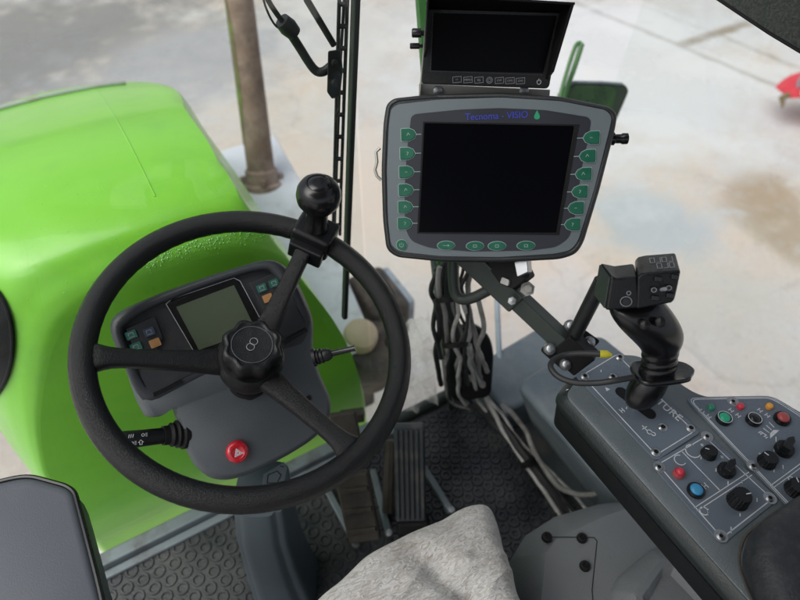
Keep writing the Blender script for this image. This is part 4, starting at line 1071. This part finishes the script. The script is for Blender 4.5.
q4 = [HD.hit(606, 309.5)+bk*.003-CR*.0015, HD.hit(611.5, 278.5)+bk*.003-CR*.0015, HD.hit(611.5, 277.5)+bk*.038-CR*.0130, HD.hit(606, 309)+bk*.038-CR*.0130]
b = MB().prism([p-CR*.0012 for p in q4], [p+CR*.002 for p in q4])
obj('side_plate', b, 'pillar', T, bevel=.001)
b = MB(); u, v = HD.uv(626, 301.5); stroke(HD, disc2((u, v), .0062, .0056, 20), .0008, .0002, True, b)
stroke(HD, disc2((u+.001, v+.010), .0022, n=12), .0007, .0002, True, b)
obj('ring_print', b, 'dimwhite', T)
b = MB(); 
u, v = HD.uv(626, 301.5); b.lathe(HD.p(u, v, 0), HD.n, [(0, 0), (.005, 0), (.0045, .0018), (0, .002)], 18)
obj('thumb_button', b, 'blkgloss', T)
for (x, y) in ((658, 279), (675, 277), (654, 290), (669, 288), (655, 298), (670, 295.5)):
    u, v = HD.uv(x, y, .003); obj('toggle_button', poly2(HD, rounded([(u-.004, v-.003), (u+.004, v-.0028), (u+.004, v+.003), (u-.004, v+.003)], .0012), .001, .0045), 'blkgloss', HDo, bevel=.0008)
u, v = HD.uv(662, 290, .003); obj('toggle_lever', MB().tube([HD.p(u, v, .001), HD.p(u+.001, v+.003, .010)], .0022, 10), 'dimwhite', HDo)
b = MB()
for (x, y) in ((654, 290), (669, 288)): 
    u, v = HD.uv(x, y, .005); stroke(HD, disc2((u, v), .0026, n=12), .0007, .0047, True, b)
obj('button_print', b, 'dimwhite', HDo)
# printed keys on the top face of the head
tc = [HD.hit(648, 272.5), HD.hit(681, 270)]
te = (tc[1]-tc[0]); tn = te.cross(bk).normalized()
if tn.dot(CU) < 0: tn = -tn
tv = bk; tu = te.normalized()
class Q: pass
TP = Plane(tc[0], tn, tv); TP.u = tu; TP.v = tv
b = MB(); Lw = te.length
for i in range(4):
    for j in range(2):
        if (i, j) == (0, 0): continue
        x0 = Lw*(.12+.19*i); y0 = .008+.018*j
        stroke(TP, [(x0, y0), (x0+Lw*.14, y0), (x0+Lw*.14, y0+.014), (x0, y0+.014)][:(4 if (i+j) % 2 else 3)], .0007, .0005, (i+j) % 2 == 1, b)
obj('key_print', b, 'dimwhite', HDo)
for (x, y) in ((645, 325), (660.5, 322)):
    dd = jp(x, y, -.036); obj('grip_button', MB().lathe(dd, (CAM-dd), [(0, -.006), (.0062, -.006), (.0060, .002), (.0045, .0035), (0, .004)], 20), 'blk', T)
# cable with yellow tip
cp = [(634, 377, .735), (615, 380.5, .735), (596, 383, .745), (575, 382.5, .755), (559, 377, .765), (551, 368, .775), (553, 360.5, .785), (564, 355.5, .79), (580, 353.5, .785), (601, 354, .775)]
T = thing('joystick_cable', 'black looped cable with yellow tip lying beside the joystick', 'cable', atz(560, 375, zc))
obj('sheath', MB().tube(smoothline([at(*p) for p in cp], 8), .0039, 12), 'cable', T)
obj('tip', MB().tube([at(600, 354, .7755), at(607, 354.3, .7735), at(612, 355.4, .772)], [.0052, .0050, .0018], 12), 'yellow', T)

# ---------------------------------------------------------------- terminal arm & bracket
T = thing('terminal_arm', 'dark square bar carrying the monitors, bolted ahead of the console', 'bracket arm', atz(565, 350, CAMZ-.74))
e0, e1 = at(572, 350, .885), at(478, 262, .90); ax = (e1-e0).normalized(); nn = (CAM-e0); nn = (nn-ax*nn.dot(ax)).normalized(); 
nn = (nn*.75+ax.cross(nn)*-.45).normalized(); sd = ax.cross(nn)
obj('bar', MB().box((e0+e1)/2, .026, .026, (e1-e0).length, (sd, nn, ax)), 'pillar', T, bevel=.002)
s0, s1 = e0.lerp(e1, .55), e1+ax*.04
obj('sleeve', MB().box((s0+s1)/2, .036, .034, (s1-s0).length, (sd, nn, ax)), 'pillar', T, bevel=.003)
obj('sleeve_bolt', MB().lathe(at(512, 301, .865), CAM-at(511, 301, .87), [(0, -.004), (.007, -.004), (.006, .004), (0, .005)], 6), 'steel', T)
BP = Plane(at(570, 345, .89), (V((-.25, -.55, .8))).normalized())
obj('base_plate', poly(BP, [(570, 319), (601, 341), (566, 372), (541, 350)], -.004, .004, .006), 'blkmatt', T, bevel=.001)
for (x, y) in ((570, 325.5), (589.5, 342), (549.5, 349), (565.5, 364.5)):
    o_ = obj('bolt', MB().lathe(BP.hit(x, y, .006), BP.n, [(0, -.003), (.0088, -.003), (.0088, .001), (.0066, .001), (.0062, .006), (.004, .0075), (0, .008)], 18), 'steel', T)
obj('foot_block', MB().box(at(574, 352, .885), .045, .05, .03, (sd, ax, nn)), 'blkmatt', T, bevel=.003)
T = thing('support_tube', 'matt black round tube leaning up behind the joystick', 'tube', at(573, 338, .88))
obj('tube_wall', MB().tube([at(571, 342, .885), at(602, 281, .80)], .0108, 20), 'sleeve', T)
p = at(602, 281, .80); ax2 = (p-at(571, 342, .885)).normalized()
obj('tube_end', MB().lathe(p, ax2, [(0, -.001), (.0085, -.001), (.0085, .0008), (0, .0008)], 20), 'blkgloss', T)
T = thing('grab_handle', 'bent grey pipe handle below the terminal', 'handle', at(460, 290, .93))
obj('pipe_bend', MB().tube(smoothline([at(453.5, 250, .92), at(453.5, 275, .94), at(455, 292, .95), (at(461, 299, .95)), at(472, 298, .94), at(483, 293, .93), at(496, 286, .92)], 7), .0088, 14), 'pillar', T)
T = thing('relay_box', 'small black box with metal clip on the terminal arm', 'box', at(512, 280, .88))
RP = Plane(at(510, 278, .865), (nn*.8+CU*.3).normalized())
obj('case', poly(RP, [(484, 262), (520, 256), (530, 276), (513, 289), (500, 284)], -.02, .004, .004), 'blkmatt', T, bevel=.002)
obj('clip', poly(RP, [(514, 262), (527, 259), (528, 272), (517, 277)], .004, .022, .002), 'steel', T, bevel=.001)
obj('connector', poly(RP, [(502, 277), (509, 280), (508, 286), (500, 283)], .004, .010, .002), 'cablelight', T)
obj('clamp_nut', MB().lathe(at(527, 289, .87), V((-.4, -.5, .7)), [(0, 0), (.011, 0), (.011, .007), (.006, .007), (.006, .014), (0, .014)], 6), 'brushed', T)

# ---------------------------------------------------------------- big terminal
tn_ = (CAM-at(500, 178, .80)).normalized(); tn_ = (tn_+CR*.03).normalized()
TM = Plane(at(500, 178, .80), tn_, CU)
T = thing('display_terminal', 'large grey display terminal with green keys around a dark screen', 'monitor', TM.p(0, -.12, -.04))
outer = [(383, 122), (386, 104), (393, 98), (430, 94), (500, 92), (560, 96), (609, 106), (618, 113), (616, 128), (600, 190), (584, 243), (577, 254), (562, 259.5), (500, 263), (440, 262), (396, 257.5), (386, 250), (382.5, 220), (381, 170)]
o2 = [V(TM.uv(x, y, 0)) for x, y in outer]; o2 = [V(p) for p in rounded([tuple(p) for p in o2], .010, 4)]
md = V((0, 0))
def sc2(P, s): return [p*(1-s/p.length) for p in P]
obj('casing', MB().loft([[TM.p(p.x, p.y, h) for p in sc2(o2, s)] for s, h in ((.055, -.060), (.02, -.048), (.004, -.036), (.0, -.028), (.0, -.004), (.0012, -.001), (.004, .0012), (.0062, .0010), (.0072, -.0004))]), 'body', T, angle=50)
bz = [(389, 124), (391, 109), (397, 104.5), (440, 99.5), (500, 97.5), (560, 101), (606, 110), (612, 117), (609, 131), (594, 190), (578, 241), (571, 250), (556, 253.5), (500, 257), (440, 256), (399, 251.5), (391, 245), (388, 220), (387, 170)]
def face(name, px, h, mat, r, parent):
    p = rounded([TM.uv(x, y, h) for x, y in px], r, 4); return obj(name, poly2(TM, p, h-.0015, h), mat, parent)
BZ = face('bezel', bz, .0008, 'bezel', .008, T)
face('inner_panel', [(411, 117), (415, 114), (460, 109.5), (500, 108), (545, 110), (588, 117), (591, 121), (588, 140), (582, 165), (574, 222), (569, 238), (556, 247), (530, 250.5), (471, 251.5), (430, 248), (411, 241), (405, 228), (404.5, 190), (407, 150)], .0014, 'bezeldark', .008, T)
# screen, slightly recessed frame
face('screen_frame', [(423, 121.5), (579.5, 124.5), (559, 235), (417, 233.5)], .0020, 'blkmatt', .001, T)
face('screen', [(424.5, 123), (574, 126), (556, 232.5), (419, 232)], .0024, 'screen', .001, T)
LB_ = [(408.5, 134.6), (407.5, 153.5), (406.5, 172), (406, 190), (405.5, 207), (405, 223.5)]
RB_ = [(591.5, 137.6), (587.5, 156), (583.5, 174), (579.8, 191.7), (576, 208), (572.5, 224.5)]
def keycap(x, y, sgn, tick):
    u, v = TM.uv(x, y, .003); w, h = .0098, .0078
    pts = [(-w, -h*.85), (-w*.9, -h), (w*.1, -h), (w*.7, -h*.65), (w, 0), (w*.7, h*.65), (w*.1, h), (-w*.9, h), (-w, h*.85)]
    pts = [(u+a*sgn, v+c) for a, c in pts]
    k = obj('function_key', poly2(TM, pts, .001, .0034), 'bgreen', T, bevel=.0008)
    bb = stroke(TM, [(u+(p[0]-u)*1.08, v+(p[1]-v)*1.08) for p in pts], .0007, .0016, True)
    t0 = TM.uv(tick[0], tick[1], .003); stroke(TM, [(u+w*sgn*1.1, v), (t0[0], v)], .0008, .0016, mb=bb)
    obj('key_outline', bb, 'keyline', k)
    g2 = MB(); s = .0022; stroke(TM, random.choice(([(u-s, v-s*.6), (u-s*.2, v+s), (u+s*.8, v-s*.4)], [(u-s, v), (u+s*.6, v)], [(u-s*.5, v+s), (u+s*.5, v+s*.6), (u-s*.3, v-s)])), .0006, .00345, mb=g2)
    obj('key_symbol', g2, 'keyline', k)
for (x, y) in LB_: keycap(x, y, 1, (421, y))
for (x, y) in RB_: keycap(x, y, -1, (TM and (582-(y-126)*.19-4.5), y))
for i, (x, y) in enumerate(((446, 245.5), (475, 246), (497, 246), (526, 245.7))):
    u, v = TM.uv(x, y, .003); k = obj('function_key', poly2(TM, disc2((u, v), .0118, .0058), .001, .0032), 'bgreen', T, bevel=.0008)
    bb = stroke(TM, disc2((u, v), .0122, .0062), .0007, .0016, True); obj('key_outline', bb, 'keyline', k)
    g2 = MB(); s = .0022
    if i == 0: stroke(TM, [(u-s*2, v), (u+s*2, v)], .0006, .00325, mb=g2); stroke(TM, [(u+s, v+s*.6), (u+s*2, v), (u+s, v-s*.6)], .0006, .00325, mb=g2)
    else: stroke(TM, [(u-s, v-s*.7), (u+s, v-s*.7), (u+s, v+s*.7), (u-s, v+s*.7)], .0006, .00325, True, g2)
    obj('key_symbol', g2, 'keyline', k)
u, v = TM.uv(401.5, 245, .003); k = obj('function_key', poly2(TM, disc2((u, v), .0072), .001, .0032), 'bgreen', T, bevel=.0008)
obj('key_outline', stroke(TM, disc2((u, v), .0076), .0007, .0016, True), 'keyline', k)
g2 = MB(); stroke(TM, [(u, v+.0035), (u, v)], .0006, .00325, mb=g2); stroke(TM, [(u+.0028*math.cos(t), v+.0028*math.sin(t)) for t in [rad(130+28*i) for i in range(11)]], .0006, .00325, mb=g2); obj('key_symbol', g2, 'keyline', k)
u, v = TM.uv(496.5, 116, .002); text('title_print', 'Tecnoma - VISIO', .0122, 'txtblue', TM.mat(u, v, .0017, rad(0)), T, sx=.95)
u, v = TM.uv(537, 115.5, .002)
obj('drop_logo', poly2(TM, [(u, v+.0068), (u+.0030, v+.001), (u+.0038, v-.0015), (u+.003, v-.0038), (u, v-.005), (u-.003, v-.0038), (u-.0038, v-.0015), (u-.003, v+.001)], .0015, .0018), 'txtgreen', T)
obj('pivot_knob', MB().lathe(TM.hit(609, 139, -.022), CR+CU*.02, [(0, 0), (.0075, 0), (.0085, .006), (.0060, .008), (.0060, .016), (.0072, .0175), (.0072, .024), (0, .0245)], 20), 'blkgloss', T)
obj('side_clip', MB().tube([TM.hit(380, 148, -.02), TM.hit(376, 152, -.02), TM.hit(377, 162, -.02), TM.hit(375, 170, -.02), TM.hit(377, 176, -.02), TM.hit(381, 180, -.02)], .0022, 8), 'brushed', T)
obj('mounting_boss', MB().box(TM.p(0, -.05, -.075), .10, .08, .05, (TM.u, TM.v, TM.n)), 'body', T, bevel=.008)

# ---------------------------------------------------------------- camera monitor
cn = (CAM-at(490, 40, .78)).normalized(); cn = (cn+CR*.05+CU*(-.03)).normalized()
rl = rad(-2.5)
CM = Plane(at(488, 40, .78), cn, CU*math.cos(rl)+CR*math.sin(-rl)*-1)
T = thing('camera_monitor', 'small black camera monitor with sunshade above the terminal', 'monitor', CM.hit(488, 88))
fo = [(427, 8), (563, 12), (549, 89), (421, 84)]
obj('casing', poly(CM, fo, -.028, 0, .006), 'blk', T, bevel=.002)
obj('screen', poly(CM, [(433.5, 13), (557, 16), (543, 73), (431, 70.5)], -.0005, .0008, .002), 'screen', T)
obj('bezel_edge', line(CM, [(433, 13), (430.5, 71), (543, 75)], .0012, .0006), 'body', T)
# hood around left, top and right
def wall(pa, pb_, d0, d1, th, inward):
    A0, B0 = CM.hit(*pa), CM.hit(*pb_); ax = (B0-A0).normalized(); s = ax.cross(CM.n)*inward
    return MB().prism([A0+CM.n*d0[1], B0+CM.n*d1[1], B0+CM.n*d1[0], A0+CM.n*d0[0]], [A0+CM.n*d0[1]+s*th, B0+CM.n*d1[1]+s*th, B0+CM.n*d1[0]+s*th, A0+CM.n*d0[0]+s*th])
def shade(b0, b1, f0, f1, th):
    P_ = [CM.hit(*b0, -.020), CM.hit(*b1, -.020), CM.hit(*f1, .055), CM.hit(*f0, .055)]
    nn_ = (P_[1]-P_[0]).cross(P_[3]-P_[0]).normalized()*th
    return MB().prism(P_, [p+nn_ for p in P_])
M['hoodblk'] = pm('hood_black', (.0035, .0035, .0045), .6, spec=.15, bump=.2, bscale=500)
obj('sunshade', shade((546.5, 82), (560.5, 10), (554, 72), (574.5, 4), -.0035), 'hoodblk', T, bevel=.0008)
obj('sunshade', shade((426.5, 11), (563, 13), (427.5, -4), (575, 5), -.0030), 'hoodblk', T, bevel=.0008)
obj('sunshade', shade((423, 60), (427, 9), (425, 48), (427, -5), .0025), 'hoodblk', T, bevel=.0008)
# key row
for i, x in enumerate((457, 468, 479, 489.5, 499.5, 510, 520.5)):
    y = 79.6+i*.22; u, v = CM.uv(x, y, .001)
    if i == 3: g2 = stroke(CM, disc2((u, v), .0038, n=18), .0006, .0003, True); stroke(CM, disc2((u, v), .0020, n=12), .0005, .0003, True, g2)
    else:
        g2 = stroke(CM, [(u-.0056, v-.0036), (u+.0056, v-.0036), (u+.0056, v+.0036), (u-.0056, v+.0036)], .0005, .0003, True)
    kk = obj('menu_key', g2, 'dimwhite', T)
    if i != 3: text('key_lettering', ('+/-', 'MENU', 'SEL', '', 'CH1', 'CH2', 'CH3')[i], .0036, 'dimwhite', CM.mat(u, v, .0005), T)
u, v = CM.uv(539, 82, .001); g2 = stroke(CM, [(u+.0026*math.cos(t), v+.0030*math.sin(t)) for t in [rad(120+27*i) for i in range(12)]], .0006, .0003); stroke(CM, [(u, v+.0042), (u, v+.001)], .0006, .0003, mb=g2)
obj('power_symbol', g2, 'white', T)
# bracket
b = MB().box(CM.p(*CM.uv(485, 91.5, -.012), -.012)-CM.v*.004, .168, .0022, .030, (CM.u, CM.v, CM.n))
BR = obj('bracket', poly(CM, [(419, 84), (550, 90), (549.5, 98), (419, 97)], -.03, -.024), 'brushed', T)
obj('bracket_side', wall((418.5, 97), (425, 24), (-.03, -.006), (-.03, -.006), .0016, 1), 'brushed', BR)
for (x, y) in ((438, 91), (524, 91.5)):
    obj('bracket_screw', MB().lathe(CM.hit(x, y, -.023), CM.n, [(0, 0), (.0075, 0), (.0065, .004), (.003, .005), (0, .005)], 14), 'steel', BR)
for (x, y, r) in ((425, 33, .0058), (423, 46, .0038)):
    obj('side_knob', MB().lathe(CM.hit(x, y, -.012), -CR, [(0, 0), (r*.6, 0), (r*.6, .004), (r, .005), (r, .016), (r*.8, .0175), (0, .0175)], 20, (lambda f, h: 1+.05*math.cos(f*2*math.pi*12))), 'blkgloss', T)

# ---------------------------------------------------------------- lower grey cover
zg = CAMZ-.93
T = thing('side_cover', 'grey moulded plastic cover with screws below the console', 'cover', V((.45, .0, FZ)))
GP = Plane(V((.4, .1, zg)), V((0, 0, 1)), V((0, 1, 0)))
gp = [(514, 590), (515, 546), (530, 522), (560, 503), (606, 490), (640, 486), (770, 620), (770, 700), (515, 700)]
p2 = rounded([GP.uv(x, y, 0) for x, y in gp], .003, 2); mid = V((sum(a for a, c in p2)/len(p2), sum(c for a, c in p2)/len(p2)))
def insg(s): return [mid+(V(p)-mid)*(1-s/(V(p)-mid).length) for p in p2]
obj('shell', MB().loft([[GP.p(p.x, p.y, h) for p in insg(s)] for s, h in ((-.01, -.26), (.0, -.065), (.001, -.052), (.004, -.046), (.040, -.006), (.046, -.001), (.055, 0))]), 'mould', T, angle=28)
obj('seam', line(GP, [(550, 537), (594, 537.5), (597, 541), (592, 590), (596, 640)], .0012, .0004), 'blkmatt', T)
for (x, y) in ((547, 537), (582, 538), (585, 566)):
    obj('screw', MB().lathe(GP.hit(x, y, .002), V((0, 0, 1)), [(0, -.003), (.0085, -.003), (.0075, .003), (.004, .004), (.003, .002), (0, .002)], 14), 'blkmatt', T)
b2p = [(614, 588), (622, 573), (655, 545), (675, 545), (760, 640), (720, 720), (640, 700)]
p2 = rounded([GP.uv(x, y, .02) for x, y in b2p], .006, 3); mid = V((sum(a for a, c in p2)/len(p2), sum(c for a, c in p2)/len(p2)))
obj('raised_moulding', MB().loft([[GP.p(p.x, p.y, h) for p in insg(s)] for s, h in ((-.004, -.01), (.0, .004), (.003, .010), (.022, .028), (.026, .030), (.036, .030), (.040, .026), (.046, .018))]), 'mould', T, angle=28)

# ---------------------------------------------------------------- armrest bottom right
za = CAMZ-.60
T = thing('black_armrest', 'black padded armrest end at the lower right over the console', 'armrest', atz(790, 560, za)-V((0, 0, .06)))
AP = Plane(V((.45, 0, za)), V((0, 0, 1)), V((0, 1, 0)))
ap = [(762, 520), (800, 492), (850, 470), (960, 600), (900, 760), (800, 640), (775, 590), (757, 548)]
p2 = rounded([AP.uv(x, y, 0) for x, y in ap], .014, 4); mid = V((sum(a for a, c in p2)/len(p2), sum(c for a, c in p2)/len(p2)))
obj('pad', MB().loft([[AP.p(p.x, p.y, h) for p in insg(s)] for s, h in ((.014, -.055), (.004, -.050), (.0, -.035), (.0, -.016), (.005, -.006), (.013, -.001), (.03, .002), (.06, .003))]), 'armrest', T, angle=70)
obj('pad_seam', MB().tube([AP.p(p.x, p.y, -.044) for p in insg(-.001)], .0018, 6, closed=True), 'brown', T)

# ---------------------------------------------------------------- top right sunshade
T = thing('side_sunshade', 'dark textured shade panel hanging at the upper right corner', 'sunshade', V((.80, .4, CAMZ)))
S = Plane(V((.78, .3, CAMZ-.3)), V((-1, 0, 0)))
q = [(712, -5), (742, 15), (770, 33.5), (806, 55), (860, 88), (1100, 120), (900, -180), (700, -60)]
obj('panel', poly(S, q, -.006, .0, 0), 'shade' if 'shade' in M else 'pillar', T)
obj('panel_edge', MB().tube([S.hit(x, y) for x, y in q[:5]], .0022, 8), 'blkmatt', T)

# ---------------------------------------------------------------- outside: side mirror, red implement
T = thing('side_mirror', 'green armed wing mirror outside, half hidden behind the terminal', 'mirror', at(590, 110, 1.6))
obj('mirror_arm', MB().tube(smoothline([at(557, 110, 1.55), at(563, 85, 1.55), at(574, 50, 1.55), at(579, 43, 1.55), at(582, 46, 1.55)], 6), .0055, 10), 'greenarm', T)
obj('mirror_arm', MB().tube(smoothline([at(582, 44, 1.55), at(575, 66, 1.56), at(566, 92, 1.58), at(560, 120, 1.6)], 6), .0070, 10), 'greenarm', T)
MP = Plane(at(595, 105, 1.6), (CAM-at(595, 105, 1.6)).normalized()*.8+V((.3, -.2, .3)), CU)
hp_ = [(562, 90), (572, 81), (625, 83), (630, 90), (618, 118), (600, 150), (560, 150)]
obj('mirror_shell', poly(MP, hp_, -.04, .0, .012), 'mirrordark', T, bevel=.006)
obj('mirror_glass', poly(MP, [(566, 92), (574, 85), (612, 86), (617, 92), (604, 135), (566, 145)], -.001, .002, .012), 'mirrorglass', T)
obj('shell_edge', MB().tube([MP.hit(565, 88, .002), MP.hit(574, 82, .002), MP.hit(600, 82.5, .002), MP.hit(622, 84, .002)], .004, 8), 'fender', T)

T = thing('red_implement', 'red painted implement end with a rusty tine standing on the yard', 'implement', atz(800, 130, 0))
def I(x, y, d=0): return at(788+(x-780)*.8, 94+(y-94)*.75, 4.6+d)
pp = [(779, 97), (788, 88), (800, 80), (830, 70), (850, 90), (830, 116), (806, 108), (796, 100), (782, 101)]
obj('frame_plate', MB().prism([I(*p) for p in pp], [I(*p)+V((.15, .2, -.05)) for p in pp]), 'redimp', T, bevel=.02)
obj('pivot', MB().lathe(I(803, 93, -.03), V((-.3, -.6, .5)), [(0, 0), (.045, 0), (.04, .05), (0, .06)], 16), 'whiteplate', T)
obj('tine', MB().tube([I(781, 95), I(773, 99), I(773, 112)], [.022, .026, .008], 8), 'brownmetal', T)
obj('hose', MB().tube(smoothline([I(792, 86), I(797, 72), I(815, 60), I(840, 62)], 5), .012, 8), 'fender', T)
f_ = I(836, 100); obj('stand_leg', MB().tube([f_, V((f_.x+.1, f_.y+.1, 0))], .03, 8), 'redimp', T)

# ================================================================ camera, light, world
cam = bpy.data.cameras.new('Camera'); co_ = bpy.data.objects.new('Camera', cam); C.objects.link(co_)
cam.sensor_width = 36; cam.lens = 27; cam.clip_start = .01; cam.clip_end = 500
m = Matrix((CR, CU, -CF)).transposed().to_4x4(); m.translation = CAM; co_.matrix_world = m
cam.dof.use_dof = True; cam.dof.focus_distance = .76; cam.dof.aperture_fstop = 3.6
bpy.context.scene.camera = co_
W_ = bpy.data.worlds.new('World'); bpy.context.scene.world = W_; W_.use_nodes = True
nt = W_.node_tree; bg = nt.nodes['Background']; sky = nt.nodes.new('ShaderNodeTexSky'); sky.sky_type = 'NISHITA'
SE, SR = rad(58), rad(-92)
sky.sun_disc = False; sky.sun_elevation = SE; sky.sun_rotation = SR; sky.air_density = 1.0; sky.dust_density = 4.0; sky.ozone_density = .6
hs = nt.nodes.new('ShaderNodeHueSaturation'); hs.inputs['Saturation'].default_value = .35
nt.links.new(sky.outputs[0], hs.inputs['Color']); nt.links.new(hs.outputs[0], bg.inputs['Color'])
bg.inputs['Strength'].default_value = .15
sl = bpy.data.lights.new('Sun', 'SUN'); so = bpy.data.objects.new('Sun', sl); C.objects.link(so)
sl.energy = 2.5; sl.angle = rad(60); sl.color = (1, .975, .94)
sdv = V((math.sin(SR)*math.cos(SE), math.cos(SR)*math.cos(SE), math.sin(SE)))
so.rotation_euler = sdv.to_track_quat('Z', 'Y').to_euler(); so.location = (0, 0, 8)
sc = bpy.context.scene
sc.view_settings.view_transform = 'Standard'; sc.view_settings.look = 'None'; sc.view_settings.exposure = 0
sc.cycles.use_denoising = True
sc.cycles.max_bounces = 8; sc.cycles.transparent_max_bounces = 12
